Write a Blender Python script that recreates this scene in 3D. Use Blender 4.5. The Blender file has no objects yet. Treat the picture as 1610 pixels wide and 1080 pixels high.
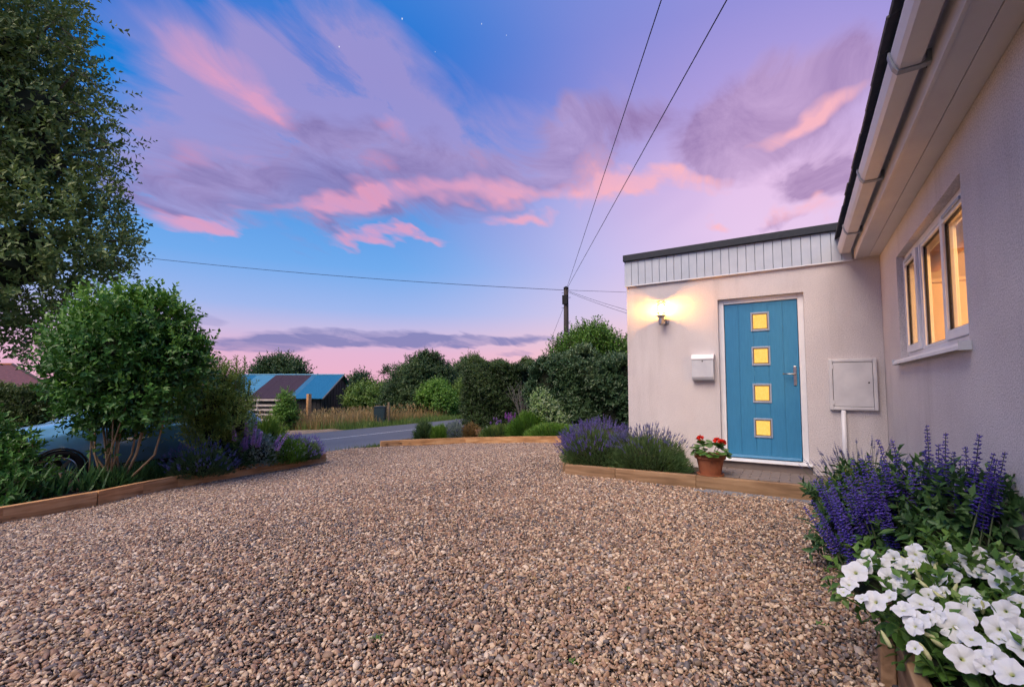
import bpy, math, random
import numpy as np
from mathutils import Vector, Matrix
R = math.radians
random.seed(7); rng = np.random.default_rng(11)
scene = bpy.context.scene
C = scene.collection

# ------------------------------------------------------------------ camera
CAMH = 1.175                                   # metres above the gravel by the porch
FPX, PCX, PCY = 721.0, 805.0, 565.0            # focal length and principal point of the 1610 px wide photograph
PITCH, AZ = math.atan(43/721.0), R(32.0)
cam = bpy.data.cameras.new('camera'); camo = bpy.data.objects.new('camera', cam); C.objects.link(camo)
cam.sensor_width = 36; cam.sensor_fit = 'HORIZONTAL'; cam.lens = 36*FPX/1610; cam.shift_y = 25/1610
cam.clip_start = 0.05; cam.clip_end = 2000
camo.location = (0, 0, CAMH); camo.rotation_euler = (math.pi/2+PITCH, 0, AZ)
scene.camera = camo
FW = np.array([-math.sin(AZ)*math.cos(PITCH), math.cos(AZ)*math.cos(PITCH), math.sin(PITCH)])
RT = np.array([math.cos(AZ), math.sin(AZ), 0.0]); UP = np.cross(RT, FW)
CAM = np.array([0, 0, CAMH])
def ray(px, py): return FW + RT*(px-PCX)/FPX + UP*(PCY-py)/FPX
def at_depth(px, py, d): return CAM + ray(px, py)*d

# ------------------------------------------------------------------ exposure, sun, sky
scene.render.engine = 'CYCLES'
vs = scene.view_settings
vs.view_transform = 'Standard'; vs.look = 'None'; vs.gamma = 1; vs.exposure = 1.6; vs.use_curve_mapping = False
scene.cycles.use_denoising = True
scene.cycles.max_bounces = 4; scene.cycles.use_adaptive_sampling = True; scene.cycles.adaptive_threshold = 0.03; scene.cycles.transparent_max_bounces = 12
scene.cycles.caustics_reflective = False; scene.cycles.caustics_refractive = False
scene.cycles.sample_clamp_indirect = 4.0
fill_sun = bpy.data.lights.new('fill_sun', 'SUN'); fill_sun.energy = 1.5; fill_sun.angle = R(45); fill_sun.color = (1.0, 0.80, 0.64)
fill_suno = bpy.data.objects.new('fill_sun', fill_sun); C.objects.link(fill_suno)
fill_suno.rotation_euler = (R(38), 0, R(-9)); fill_suno.location = (0, -10, 20)      # added fill lamp behind the camera, opposite the sunset, for soft ambient light

def lin(r, g, b, a=1.0):
    f = lambda c: (c/255/12.92 if c/255 <= 0.04045 else ((c/255+0.055)/1.055)**2.4)
    return (f(r), f(g), f(b), a)

def sky_dir(px, py):
    v = ray(px, py); v = v/np.linalg.norm(v)
    return math.atan2(v[0], v[1]), math.asin(v[2])
world = bpy.data.worlds.new('World'); scene.world = world; world.use_nodes = True
def build_sky():
    nt = world.node_tree; N = nt.nodes; L = nt.links; N.clear()
    def nd(t, **k):
        n = N.new(t)
        for a, v in k.items(): setattr(n, a, v)
        return n
    def math_(op, a, b=None, c=None, clamp=False):
        n = nd('ShaderNodeMath', operation=op, use_clamp=clamp)
        for i, v in enumerate((a, b, c)):
            if v is None: continue
            if isinstance(v, (int, float)): n.inputs[i].default_value = v
            else: L.new(v, n.inputs[i])
        return n.outputs[0]
    tc = nd('ShaderNodeTexCoord'); sep = nd('ShaderNodeSeparateXYZ'); L.new(tc.outputs['Generated'], sep.inputs[0])
    x, y, z = sep.outputs
    az = math_('ARCTAN2', x, y); el = math_('ARCSINE', z)
    comb = nd('ShaderNodeCombineXYZ'); L.new(az, comb.inputs[0]); L.new(el, comb.inputs[1]); comb.inputs[2].default_value = 1.0       # third component 1: strokes read it as an offset
    # coordinate on a flat cloud sheet, drawn out along the wind, for the fine structure
    zz = math_('ADD', math_('MAXIMUM', z, 0.0), 0.16)
    sx_, sy_ = math_('DIVIDE', x, zz), math_('DIVIDE', y, zz)
    def sheet(px, py): v = ray(px, py); v = v/np.linalg.norm(v); return v[:2]/(v[2]+.16)
    wd = sheet(270, 60)-sheet(520, 230); wd = wd/np.linalg.norm(wd)
    pc = nd('ShaderNodeCombineXYZ')
    L.new(math_('MULTIPLY', math_('ADD', math_('MULTIPLY', sx_, float(wd[0])), math_('MULTIPLY', sy_, float(wd[1]))), .55), pc.inputs[0])
    L.new(math_('ADD', math_('MULTIPLY', sx_, float(-wd[1])), math_('MULTIPLY', sy_, float(wd[0]))), pc.inputs[1])
    def noise(vec, scale, detail, rough=0.55, dist=0.0):
        n = nd('ShaderNodeTexNoise', noise_dimensions='2D'); n.inputs['Scale'].default_value = scale; n.inputs['Detail'].default_value = detail
        n.inputs['Roughness'].default_value = rough; n.inputs['Distortion'].default_value = dist
        L.new(vec, n.inputs['Vector']); return n
    def warp(vec, amp, scale):
        n = noise(pc.outputs[0], scale, 3)
        s = nd('ShaderNodeVectorMath', operation='SUBTRACT'); L.new(n.outputs['Color'], s.inputs[0]); s.inputs[1].default_value = (.5, .5, .5)
        m = nd('ShaderNodeVectorMath', operation='MULTIPLY'); L.new(s.outputs[0], m.inputs[0]); m.inputs[1].default_value = (amp*1.25, amp, 0)
        a = nd('ShaderNodeVectorMath', operation='ADD'); L.new(vec, a.inputs[0]); L.new(m.outputs[0], a.inputs[1]); return a.outputs[0]
    wc = warp(warp(comb.outputs[0], 0.09, 1.7), 0.085, 5.0)
    wlow = warp(comb.outputs[0], 0.03, 4.0)
    def stroke(vec, p0, p1, wpx, soft=0.1):
        a0, e0 = sky_dir(*p0); a1, e1 = sky_dir(*p1)
        mx, my = (p0[0]+p1[0])/2, (p0[1]+p1[1])/2
        dx, dy = p1[0]-p0[0], p1[1]-p0[1]; l = math.hypot(dx, dy) or 1
        aw, ew = sky_dir(mx-dy/l*wpx, my+dx/l*wpx); ac, ec = sky_dir(mx, my)
        hw = math.hypot(aw-ac, ew-ec); th = math.atan2(e1-e0, a1-a0); ct, sn = math.cos(th), math.sin(th)
        sx, sy = (math.hypot(a1-a0, e1-e0)/2+hw*.8)*1.25, hw*2.0
        def dot(k):
            n = nd('ShaderNodeVectorMath', operation='DOT_PRODUCT'); L.new(vec, n.inputs[0]); n.inputs[1].default_value = k; return n.outputs['Value']
        u = dot((ct/sx, sn/sx, -(ct*ac+sn*ec)/sx)); v = dot((-sn/sy, ct/sy, (sn*ac-ct*ec)/sy))
        q = math_('SUBTRACT', 1.0, math_('MULTIPLY_ADD', u, u, math_('MULTIPLY', v, v)), clamp=True)
        return math_('MULTIPLY', q, q) if soft < .2 else math_('MULTIPLY', q, 1.6, clamp=True)
    def layer(strokes, vec, soft=0.1):
        acc = 0.0
        for p0, p1, w, k in strokes: acc = math_('MULTIPLY_ADD', stroke(vec, p0, p1, w, soft), k, acc)
        return acc
    def ramp(stops):
        mr = nd('ShaderNodeMapRange'); L.new(el, mr.inputs['Value']); mr.inputs['From Min'].default_value = -0.05; mr.inputs['From Max'].default_value = 1.2
        r = nd('ShaderNodeValToRGB'); L.new(mr.outputs[0], r.inputs[0]); e = r.color_ramp.elements
        while len(e) > 1: e.remove(e[-1])
        for i, (d, c) in enumerate(stops):
            p = (R(d)+0.05)/1.25
            q = e[0] if i == 0 else e.new(p)
            q.position = p; q.color = lin(*c)
        return r.outputs[0]
    left = ramp([(-2, (196, 150, 178)), (1, (222, 168, 190)), (4, (214, 170, 198)), (6.5, (188, 176, 212)), (9, (150, 172, 222)), (14, (106, 160, 222)),
                 (20, (80, 144, 214)), (27, (34, 124, 208)), (34, (12, 108, 198)), (55, (64, 132, 208))])
    right = ramp([(-2, (250, 190, 168)), (2, (250, 196, 180)), (5, (240, 196, 196)), (9, (228, 198, 216)), (15, (218, 190, 222)), (22, (216, 184, 220)),
                  (30, (170, 150, 208)), (38, (140, 136, 204)), (60, (88, 134, 206))])
    a_l, _ = sky_dir(590, 400); a_r, _ = sky_dir(1230, 350)
    amr = nd('ShaderNodeMapRange', interpolation_type='SMOOTHSTEP'); 
    # sunset side faces +Y: blend by how far the view turns away from it, the same on both sides
    L.new(math_('MULTIPLY', math_('ABSOLUTE', az), -1.0), amr.inputs['Value']); amr.inputs['From Min'].default_value = a_l; amr.inputs['From Max'].default_value = a_r
    def mix(fac, a, b):
        m = nd('ShaderNodeMix', data_type='RGBA'); L.new(fac, m.inputs[0]) if not isinstance(fac, (int, float)) else setattr(m.inputs[0], 'default_value', fac)
        for s, v in ((m.inputs[6], a), (m.inputs[7], b)):
            if isinstance(v, tuple): s.default_value = v
            else: L.new(v, s)
        return m.outputs[2]
    base = mix(amr.outputs[0], left, right)
    fb = noise(pc.outputs[0], 3.8, 7, 0.66, 0.5).outputs['Fac']
    fine = nd('ShaderNodeMapRange'); L.new(fb, fine.inputs['Value']); fine.inputs['From Min'].default_value = .3; fine.inputs['From Max'].default_value = .7
    fine.inputs['To Min'].default_value = 0; fine.inputs['To Max'].default_value = 1; fine.clamp = True
    thin = math_('MULTIPLY', math_('SUBTRACT', fine.outputs[0], 1.0), .42); grow = math_('ADD', fine.outputs[0], .75)
    def erode(acc): return math_('MULTIPLY_ADD', acc, grow, thin, clamp=True)
    # thin lilac veil everywhere, broken by the noise
    vmr = nd('ShaderNodeMapRange', interpolation_type='SMOOTHSTEP'); L.new(noise(pc.outputs[0], 0.9, 3, .55, .6).outputs['Fac'], vmr.inputs['Value'])
    vmr.inputs['From Min'].default_value = .46; vmr.inputs['From Max'].default_value = .72; vmr.inputs['To Max'].default_value = .3
    veil_up = nd('ShaderNodeMapRange', interpolation_type='SMOOTHSTEP'); L.new(el, veil_up.inputs['Value']); veil_up.inputs['From Min'].default_value = .2; veil_up.inputs['From Max'].default_value = .4
    col = mix(math_('MULTIPLY', vmr.outputs[0], veil_up.outputs[0]), base, lin(160, 142, 200))
    LIL = [((230, 150), (760, 220), 110, .4), ((880, 200), (1120, 170), 70, .3), ((270, 80), (520, 220), 60, .8), ((440, 130), (740, 260), 70, .75), ((335, 0), (470, 130), 22, .6), ((495, 5), (640, 130), 42, .75), ((590, 140), (770, 230), 30, .5),
           ((200, 190), (430, 260), 55, .75), ((205, 330), (400, 250), 50, .5), ((720, 250), (900, 200), 45, .55)]
    MAU = [((240, 285), (840, 292), 60, .55), ((1120, 200), (1370, 150), 75, .5), ((190, 296), (430, 322), 26, 1), ((390, 300), (650, 310), 32, 1), ((500, 255), (720, 265), 42, .9), ((680, 270), (880, 285), 36, .85), ((850, 235), (970, 180), 40, 1),
           ((860, 262), (1000, 235), 28, .8), ((900, 150), (905, 165), 22, .4), ((1105, 225), (1240, 195), 46, 1.1), ((1140, 170), (1375, 110), 40, 1.1),
           ((1225, 292), (1350, 268), 17, .8), ((1190, 352), (1260, 335), 10, .5), ((990, 200), (1060, 150), 30, .4)]
    PNK = [((280, 75), (470, 208), 30, .75), ((400, 150), (455, 195), 14, .35), ((430, 342), (700, 300), 15, 1.1), ((250, 250), (420, 235), 22, .35), ((660, 292), (890, 314), 15, 1), ((248, 362), (388, 350), 17, 1.2),
           ((515, 368), (650, 376), 9, 1.1), ((620, 372), (720, 378), 6, .9), ((915, 306), (1070, 270), 15, 1.1), ((768, 342), (868, 350), 8, .8), ((540, 255), (620, 250), 26, .4), ((720, 235), (760, 250), 22, .35),
           ((1175, 218), (1375, 145), 14, 1), ((1070, 275), (1190, 262), 10, .9), ((1190, 338), (1350, 305), 15, .8), ((1110, 347), (1140, 353), 6, .6), ((200, 340), (260, 350), 16, .6),
           ((600, 180), (650, 210), 16, .4), ((880, 300), (990, 250), 30, .6), ((1060, 300), (1200, 285), 12, .5), ((1000, 290), (1100, 280), 20, .5)]
    lil = erode(math_('MULTIPLY', layer(LIL, wc), 1.15))
    mau = erode(math_('MULTIPLY', layer(MAU, wc), 1.55))
    pnk = erode(layer(PNK, wc))
    plain = col
    col = mix(math_('MULTIPLY', lil, .72), col, lin(162, 144, 194))
    col = mix(math_('MULTIPLY', mau, .8), col, mix(fine.outputs[0], mix(amr.outputs[0], lin(160, 146, 196), lin(186, 156, 196)), mix(amr.outputs[0], lin(120, 106, 160), lin(140, 110, 158))))
    col = mix(math_('MULTIPLY', pnk, .85), col, mix(fine.outputs[0], mix(amr.outputs[0], lin(196, 150, 192), lin(226, 172, 192)), mix(amr.outputs[0], lin(216, 150, 180), lin(246, 178, 180))))
    LOW = [((335, 543), (560, 538), 7.5, .95), ((430, 530), (700, 533), 7.5, .85), ((600, 538), (868, 534), 6, .95), ((300, 503), (350, 503), 4, .3),
           ((880, 523), (900, 522), 3, .5), ((925, 520), (950, 519), 3, .5), ((925, 532), (960, 531), 3, .5), ((790, 556), (840, 556), 3, .4)]
    lowf = math_('MULTIPLY', layer(LOW, wlow, .35), math_('MULTIPLY_ADD', fine.outputs[0], .7, .5), clamp=True)
    col = mix(math_('MULTIPLY', lowf, .85), col, lin(114, 117, 170))
    STARS = [((632, 30), (632.5, 30), 1.2, 1), ((533, 74), (533.5, 74), 1.1, .8), ((757, 38), (757.5, 38), 1.0, .6), ((684, 82), (684.5, 82), .8, .4), ((796, 56), (796.5, 56), .8, .5)]
    col = mix(layer(STARS, comb.outputs[0]), col, (1, 1, 1, 1))
    # below the horizon: dull land colour
    bel = nd('ShaderNodeMapRange'); L.new(el, bel.inputs['Value']); bel.inputs['From Min'].default_value = -.06; bel.inputs['From Max'].default_value = -.01
    # the cloud banks fill one quarter of the sky; elsewhere their nodes add nothing and are skipped
    bg = nd('ShaderNodeBackground'); bg.inputs['Strength'].default_value = 0.385; L.new(col, bg.inputs[0])
    bg0 = nd('ShaderNodeBackground'); bg0.inputs['Strength'].default_value = 0.385; L.new(mix(bel.outputs[0], (.10, .09, .07, 1), plain), bg0.inputs[0])
    inside = math_('MULTIPLY', math_('MULTIPLY', math_('GREATER_THAN', el, 0.02), math_('LESS_THAN', el, 0.95)), math_('MULTIPLY', math_('GREATER_THAN', az, -1.65), math_('LESS_THAN', az, 0.55)))
    ms = nd('ShaderNodeMixShader'); L.new(inside, ms.inputs[0]); L.new(bg0.outputs[0], ms.inputs[1]); L.new(bg.outputs[0], ms.inputs[2])
    out = nd('ShaderNodeOutputWorld'); L.new(ms.outputs[0], out.inputs[0])
    world.cycles.sampling_method = 'MANUAL'; world.cycles.sample_map_resolution = 512
build_sky()

# ------------------------------------------------------------------ terrain function
def sm(a, b, x):
    t = np.clip((np.asarray(x, float)-a)/(b-a), 0, 1); return t*t*(3-2*t)
def hgt(x, y=0):
    w = -np.asarray(x, float)
    return -0.5*sm(3, 9.5, w)-0.062*np.clip(w-15.5, 0, 20.5)-.02*np.clip(w-36, 0, 150)
def G(px, py, dz=0.0):
    """the point of the ground (raised by dz) that the photograph shows at this pixel"""
    t = np.linspace(.5, 160, 30000); p = ray(px, py)[None]*t[:, None]+CAM
    return p[np.argmax(p[:, 2]-hgt(p[:, 0])-dz < 0)]
def ground_at(px, d):
    """the ground below the pixel column px at camera depth d"""
    p = CAM + FW*d + RT*(px-PCX)/FPX*d; p[2] = hgt(p[0]); return p

# ------------------------------------------------------------------ material helpers
def newmat(name):
    m = bpy.data.materials.new(name); m.use_nodes = True; nt = m.node_tree
    return m, nt, nt.nodes['Principled BSDF']
def ramp_node(nt, fac, cols):
    r = nt.nodes.new('ShaderNodeValToRGB'); nt.links.new(fac, r.inputs[0]); e = r.color_ramp.elements
    while len(e) > 1: e.remove(e[-1])
    for i, (p, c) in enumerate(cols):
        q = e[0] if i == 0 else e.new(p)
        q.position = p; q.color = c if len(c) == 4 else (*c, 1)
    return r.outputs[0]
def noise_node(nt, scale, detail=4, coord='Object', stretch=None, rough=.55, dist=0):
    tc = nt.nodes.new('ShaderNodeTexCoord'); v = tc.outputs[coord]
    if stretch:
        mp = nt.nodes.new('ShaderNodeMapping'); nt.links.new(v, mp.inputs[0]); mp.inputs['Scale'].default_value = stretch; v = mp.outputs[0]
    n = nt.nodes.new('ShaderNodeTexNoise'); nt.links.new(v, n.inputs['Vector'])
    n.inputs['Scale'].default_value = scale; n.inputs['Detail'].default_value = detail; n.inputs['Roughness'].default_value = rough; n.inputs['Distortion'].default_value = dist
    return n.outputs['Fac']
def bump_node(nt, b, h, strength, dist):
    n = nt.nodes.new('ShaderNodeBump'); n.inputs['Strength'].default_value = strength; n.inputs['Distance'].default_value = dist
    nt.links.new(h, n.inputs['Height']); nt.links.new(n.outputs[0], b.inputs['Normal'])
def simple(name, c1, c2=None, scale=6, rough=.6, bump=0, bscale=60, bdist=.002, metal=0, stretch=None, spec=.4, detail=5):
    m, nt, b = newmat(name)
    b.inputs['Roughness'].default_value = rough; b.inputs['Metallic'].default_value = metal; b.inputs['Specular IOR Level'].default_value = spec
    if c2 is None: c2 = tuple(x*.86 for x in c1)
    nt.links.new(ramp_node(nt, noise_node(nt, scale, detail, stretch=stretch), [(.32, c1), (.68, c2)]), b.inputs['Base Color'])
    if bump: bump_node(nt, b, noise_node(nt, bscale, 3, stretch=stretch), bump, bdist)
    return m
def leafmat(name, dark, mid, light, rough=.45, transl=.28, spec=.4):
    dark, mid, light = [tuple(min(.8, v*(1.75 if max(c) < .3 else 1.1)) for v in c) for c in (dark, mid, light)]
    """leaf colour from the per-leaf 'tint' (0..1), part of the light let through"""
    m, nt, b = newmat(name)
    at = nt.nodes.new('ShaderNodeAttribute'); at.attribute_name = 'tint'
    oi = nt.nodes.new('ShaderNodeObjectInfo')
    ad = nt.nodes.new('ShaderNodeMath'); ad.operation = 'MULTIPLY_ADD'; nt.links.new(oi.outputs['Random'], ad.inputs[0]); ad.inputs[1].default_value = .18; nt.links.new(at.outputs['Fac'], ad.inputs[2])
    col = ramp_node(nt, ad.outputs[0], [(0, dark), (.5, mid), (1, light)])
    nt.links.new(col, b.inputs['Base Color']); b.inputs['Roughness'].default_value = rough; b.inputs['Specular IOR Level'].default_value = spec
    tr = nt.nodes.new('ShaderNodeBsdfTranslucent'); nt.links.new(col, tr.inputs[0])
    mx = nt.nodes.new('ShaderNodeMixShader'); mx.inputs[0].default_value = transl
    nt.links.new(b.outputs[0], mx.inputs[1]); nt.links.new(tr.outputs[0], mx.inputs[2]); nt.links.new(mx.outputs[0], nt.nodes['Material Output'].inputs[0])
    return m
def woodmat(name, a, b_, c, rough=.75, weather=None):
    m, nt, b = newmat(name); b.inputs['Roughness'].default_value = rough; b.inputs['Specular IOR Level'].default_value = .25
    oi = nt.nodes.new('ShaderNodeObjectInfo')
    tc = nt.nodes.new('ShaderNodeTexCoord'); mp = nt.nodes.new('ShaderNodeMapping'); nt.links.new(tc.outputs['Object'], mp.inputs[0]); mp.inputs['Scale'].default_value = (.7, 9, 9)
    vm = nt.nodes.new('ShaderNodeVectorMath'); vm.operation = 'MULTIPLY_ADD'; nt.links.new(oi.outputs['Random'], vm.inputs[0]); vm.inputs[1].default_value = (37, 11, 5); nt.links.new(mp.outputs[0], vm.inputs[2])
    n = nt.nodes.new('ShaderNodeTexNoise'); nt.links.new(vm.outputs[0], n.inputs['Vector']); n.inputs['Scale'].default_value = 2.2; n.inputs['Detail'].default_value = 7; n.inputs['Distortion'].default_value = .8
    col = ramp_node(nt, n.outputs['Fac'], [(.28, a), (.5, b_), (.7, c)])
    # knots
    mp2 = nt.nodes.new('ShaderNodeMapping'); nt.links.new(tc.outputs['Object'], mp2.inputs[0]); mp2.inputs['Scale'].default_value = (1.6, 4.5, 4.5)
    v = nt.nodes.new('ShaderNodeTexVoronoi'); nt.links.new(mp2.outputs[0], v.inputs['Vector']); v.inputs['Scale'].default_value = 1.7
    kr = nt.nodes.new('ShaderNodeMapRange'); nt.links.new(v.outputs['Distance'], kr.inputs['Value']); kr.inputs['From Min'].default_value = .05; kr.inputs['From Max'].default_value = .13; kr.inputs['To Min'].default_value = .75; kr.inputs['To Max'].default_value = 0
    mx = nt.nodes.new('ShaderNodeMix'); mx.data_type = 'RGBA'; nt.links.new(kr.outputs[0], mx.inputs[0]); nt.links.new(col, mx.inputs[6]); mx.inputs[7].default_value = (a[0]*.35, a[1]*.3, a[2]*.3, 1)
    st = noise_node(nt, 2.3, 5)
    mx2 = nt.nodes.new('ShaderNodeMix'); mx2.data_type = 'RGBA'; mx2.blend_type = 'MULTIPLY'
    sr = nt.nodes.new('ShaderNodeMapRange'); nt.links.new(st, sr.inputs['Value']); sr.inputs['From Min'].default_value = .45; sr.inputs['From Max'].default_value = .75; sr.inputs['To Max'].default_value = .55
    nt.links.new(sr.outputs[0], mx2.inputs[0]); nt.links.new(mx.outputs[2], mx2.inputs[6]); mx2.inputs[7].default_value = (*(weather or (.55, .5, .46)), 1)
    nt.links.new(mx2.outputs[2], b.inputs['Base Color'])
    bump_node(nt, b, n.outputs['Fac'], .5, .004)
    return m
def emit(name, c, k, vary=None):
    m, nt, b = newmat(name); nt.nodes.remove(b)
    e = nt.nodes.new('ShaderNodeEmission'); e.inputs[0].default_value = (*c, 1); e.inputs[1].default_value = k
    if vary: nt.links.new(ramp_node(nt, noise_node(nt, vary[1], 3, dist=1.5), [(.3, c), (.7, vary[0])]), e.inputs[0])
    nt.links.new(e.outputs[0], nt.nodes['Material Output'].inputs[0]); return m
def glassmat(name, tint=(1, 1, 1), refl=.12, rough=.02):
    m, nt, b = newmat(name); nt.nodes.remove(b)
    t = nt.nodes.new('ShaderNodeBsdfTransparent'); t.inputs[0].default_value = (*tint, 1)
    g = nt.nodes.new('ShaderNodeBsdfGlossy'); g.inputs['Roughness'].default_value = rough
    lw = nt.nodes.new('ShaderNodeLayerWeight'); lw.inputs[0].default_value = .5
    pw = nt.nodes.new('ShaderNodeMath'); pw.operation = 'POWER'; nt.links.new(lw.outputs['Facing'], pw.inputs[0]); pw.inputs[1].default_value = 5
    ml = nt.nodes.new('ShaderNodeMath'); ml.operation = 'MULTIPLY_ADD'; nt.links.new(pw.outputs[0], ml.inputs[0]); ml.inputs[1].default_value = refl; ml.inputs[2].default_value = .02
    mx = nt.nodes.new('ShaderNodeMixShader'); nt.links.new(ml.outputs[0], mx.inputs[0]); nt.links.new(t.outputs[0], mx.inputs[1]); nt.links.new(g.outputs[0], mx.inputs[2])
    nt.links.new(mx.outputs[0], nt.nodes['Material Output'].inputs[0]); return m

# ------------------------------------------------------------------ mesh helpers
def tag(o, label=None, cat=None, group=None, kind=None):
    for k, v in (('label', label), ('category', cat), ('group', group), ('kind', kind)):
        if v: o[k] = v
    return o
def thing(name, label, cat, loc=(0, 0, 0), group=None):
    o = bpy.data.objects.new(name, None); C.objects.link(o); o.location = Vector([float(v) for v in loc]); o.empty_display_size = .1
    return tag(o, label, cat, group)
def adopt(o, parent):
    if parent is not None:
        o.parent = parent
        if parent.type == 'EMPTY': o.matrix_parent_inverse = Matrix.Translation(-parent.location)
    return o
class MB:
    def __init__(s): s.v = []; s.f = []
    def add(s, vs, fs):
        k = len(s.v); s.v += [tuple(map(float, p)) for p in vs]; s.f += [tuple(i+k for i in f) for f in fs]; return s
    def box(s, a, b):
        (x0, y0, z0), (x1, y1, z1) = a, b
        return s.add([(x0, y0, z0), (x1, y0, z0), (x1, y1, z0), (x0, y1, z0), (x0, y0, z1), (x1, y0, z1), (x1, y1, z1), (x0, y1, z1)],
                     [(0, 3, 2, 1), (4, 5, 6, 7), (0, 1, 5, 4), (1, 2, 6, 5), (2, 3, 7, 6), (3, 0, 4, 7)])
    def tube(s, pts, rad, n=8, cap=True):
        pts = [Vector(list(map(float, p))) for p in pts]; rad = [rad]*len(pts) if isinstance(rad, (int, float)) else rad
        vs = []; prev = None
        for i, p in enumerate(pts):
            d = (pts[min(i+1, len(pts)-1)]-pts[max(i-1, 0)]).normalized()
            a = prev if prev is not None else (Vector((0, 0, 1)) if abs(d.z) < .9 else Vector((1, 0, 0)))
            a = (a-d*a.dot(d)).normalized(); b = d.cross(a); prev = a
            vs += [tuple(p+(a*math.cos(t)+b*math.sin(t))*rad[i]) for t in [2*math.pi*k/n for k in range(n)]]
        fs = [(i*n+k, i*n+(k+1) % n, (i+1)*n+(k+1) % n, (i+1)*n+k) for i in range(len(pts)-1) for k in range(n)]
        if cap: fs += [tuple(range(n))[::-1], tuple((len(pts)-1)*n+k for k in range(n))]
        return s.add(vs, fs)
    def lathe(s, prof, n=24, loc=(0, 0, 0), M=None):
        vs = []
        for r, z in prof:
            for k in range(n):
                t = 2*math.pi*k/n; p = Vector((r*math.cos(t), r*math.sin(t), z))
                if M is not None: p = M @ p
                vs.append(tuple(p+Vector(loc)))
        fs = [(i*n+k, i*n+(k+1) % n, (i+1)*n+(k+1) % n, (i+1)*n+k) for i in range(len(prof)-1) for k in range(n)]
        if prof[0][0] > 1e-5: fs.append(tuple(range(n))[::-1])
        if prof[-1][0] > 1e-5: fs.append(tuple((len(prof)-1)*n+k for k in range(n)))
        return s.add(vs, fs)
    def prism(s, poly, axis, a, b):
        """poly in the two other axes, extruded along axis from a to b"""
        n = len(poly); idx = {'x': (1, 2, 0), 'y': (0, 2, 1), 'z': (0, 1, 2)}[axis]; vs = []
        for e in (a, b):
            for p in poly:
                q = [0, 0, 0]; q[idx[0]] = p[0]; q[idx[1]] = p[1]; q[idx[2]] = e; vs.append(q)
        return s.add(vs, [tuple(range(n))[::-1], tuple(range(n, 2*n))]+[(k, (k+1) % n, n+(k+1) % n, n+k) for k in range(n)])
    def mesh(s, name, mat, smooth=False):
        me = bpy.data.meshes.new(name); me.from_pydata(s.v, [], s.f); me.update()
        if mat: me.materials.append(mat)
        if smooth: me.polygons.foreach_set('use_smooth', [True]*len(me.polygons))
        return me
    def build(s, name, mat, parent=None, smooth=False, bevel=0, fix=True):
        me = s.mesh(name, mat, smooth)
        if fix:
            import bmesh
            bm = bmesh.new(); bm.from_mesh(me); bmesh.ops.recalc_face_normals(bm, faces=bm.faces); bm.to_mesh(me); bm.free()
        o = bpy.data.objects.new(name, me); C.objects.link(o); adopt(o, parent)
        if bevel:
            m = o.modifiers.new('bevel', 'BEVEL'); m.width = bevel; m.segments = 2; m.limit_method = 'ANGLE'
        return o
def inst(name, me, parent, M):
    """another object on shared mesh data at world matrix M"""
    o = bpy.data.objects.new(name, me); C.objects.link(o); o.parent = parent
    base = Matrix.Translation(-parent.location) if parent is not None and parent.type == 'EMPTY' else Matrix.Identity(4)
    o.matrix_basis = base @ M; return o
def beam(name, p0, p1, w, h, mat, parent, bevel=.006):
    """a straight timber from p0 to p1 (centre line of its underside), w wide, h high, its own length along local x"""
    p0, p1 = Vector(list(map(float, p0))), Vector(list(map(float, p1))); d = p1-p0; l = d.length
    me = MB().box((0, -w/2, 0), (l, w/2, h)).mesh(name, mat)
    M = Matrix.Translation(p0) @ d.to_track_quat('X', 'Z').to_matrix().to_4x4()
    o = inst(name, me, parent, M)
    if bevel: m = o.modifiers.new('bevel', 'BEVEL'); m.width = bevel; m.segments = 2
    return o
def raw_mesh(name, V, F, mat, parent=None, tint=None, kind=None, label=None, smooth=False):
    """numpy verts and equal-length faces straight into a mesh"""
    V = np.asarray(V, np.float32); F = np.asarray(F, np.int32); me = bpy.data.meshes.new(name)
    me.vertices.add(len(V)); me.vertices.foreach_set('co', V.ravel())
    n = F.shape[1]; me.loops.add(F.size); me.loops.foreach_set('vertex_index', F.ravel())
    me.polygons.add(len(F)); me.polygons.foreach_set('loop_start', np.arange(0, F.size, n, dtype=np.int32)); me.polygons.foreach_set('loop_total', np.full(len(F), n, np.int32))
    if smooth: me.polygons.foreach_set('use_smooth', np.ones(len(F), bool))
    me.update(calc_edges=True)
    if tint is not None:
        a = me.attributes.new('tint', 'FLOAT', 'POINT'); a.data.foreach_set('value', np.asarray(tint, np.float32))
    me.materials.append(mat); o = bpy.data.objects.new(name, me); C.objects.link(o); adopt(o, parent)
    return tag(o, label, kind=kind)
def unit(a): return a/np.maximum(np.linalg.norm(a, axis=-1, keepdims=True), 1e-9)
def rdir(n): return unit(rng.normal(size=(n, 3)))
def leaves(name, P, D, Nn, Ln, W, mat, parent, tint, fold=.22, droop=.12, kind='stuff'):
    """one folded kite-shaped leaf of two faces at every point"""
    D = unit(D); S = unit(np.cross(D, Nn)); U = np.cross(S, D); n = len(P); L = Ln[:, None]; w = W[:, None]
    tip = P+D*L-U*L*droop; l = P+D*L*.42+S*w*.5+U*w*fold; r = P+D*L*.42-S*w*.5+U*w*fold
    V = np.stack([P, r, tip, l], 1).reshape(-1, 3); k = np.arange(n)*4
    F = np.concatenate([np.stack([k, k+1, k+2], 1), np.stack([k, k+2, k+3], 1)])
    return raw_mesh(name, V, F, mat, parent, np.repeat(tint, 4), kind)
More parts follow.
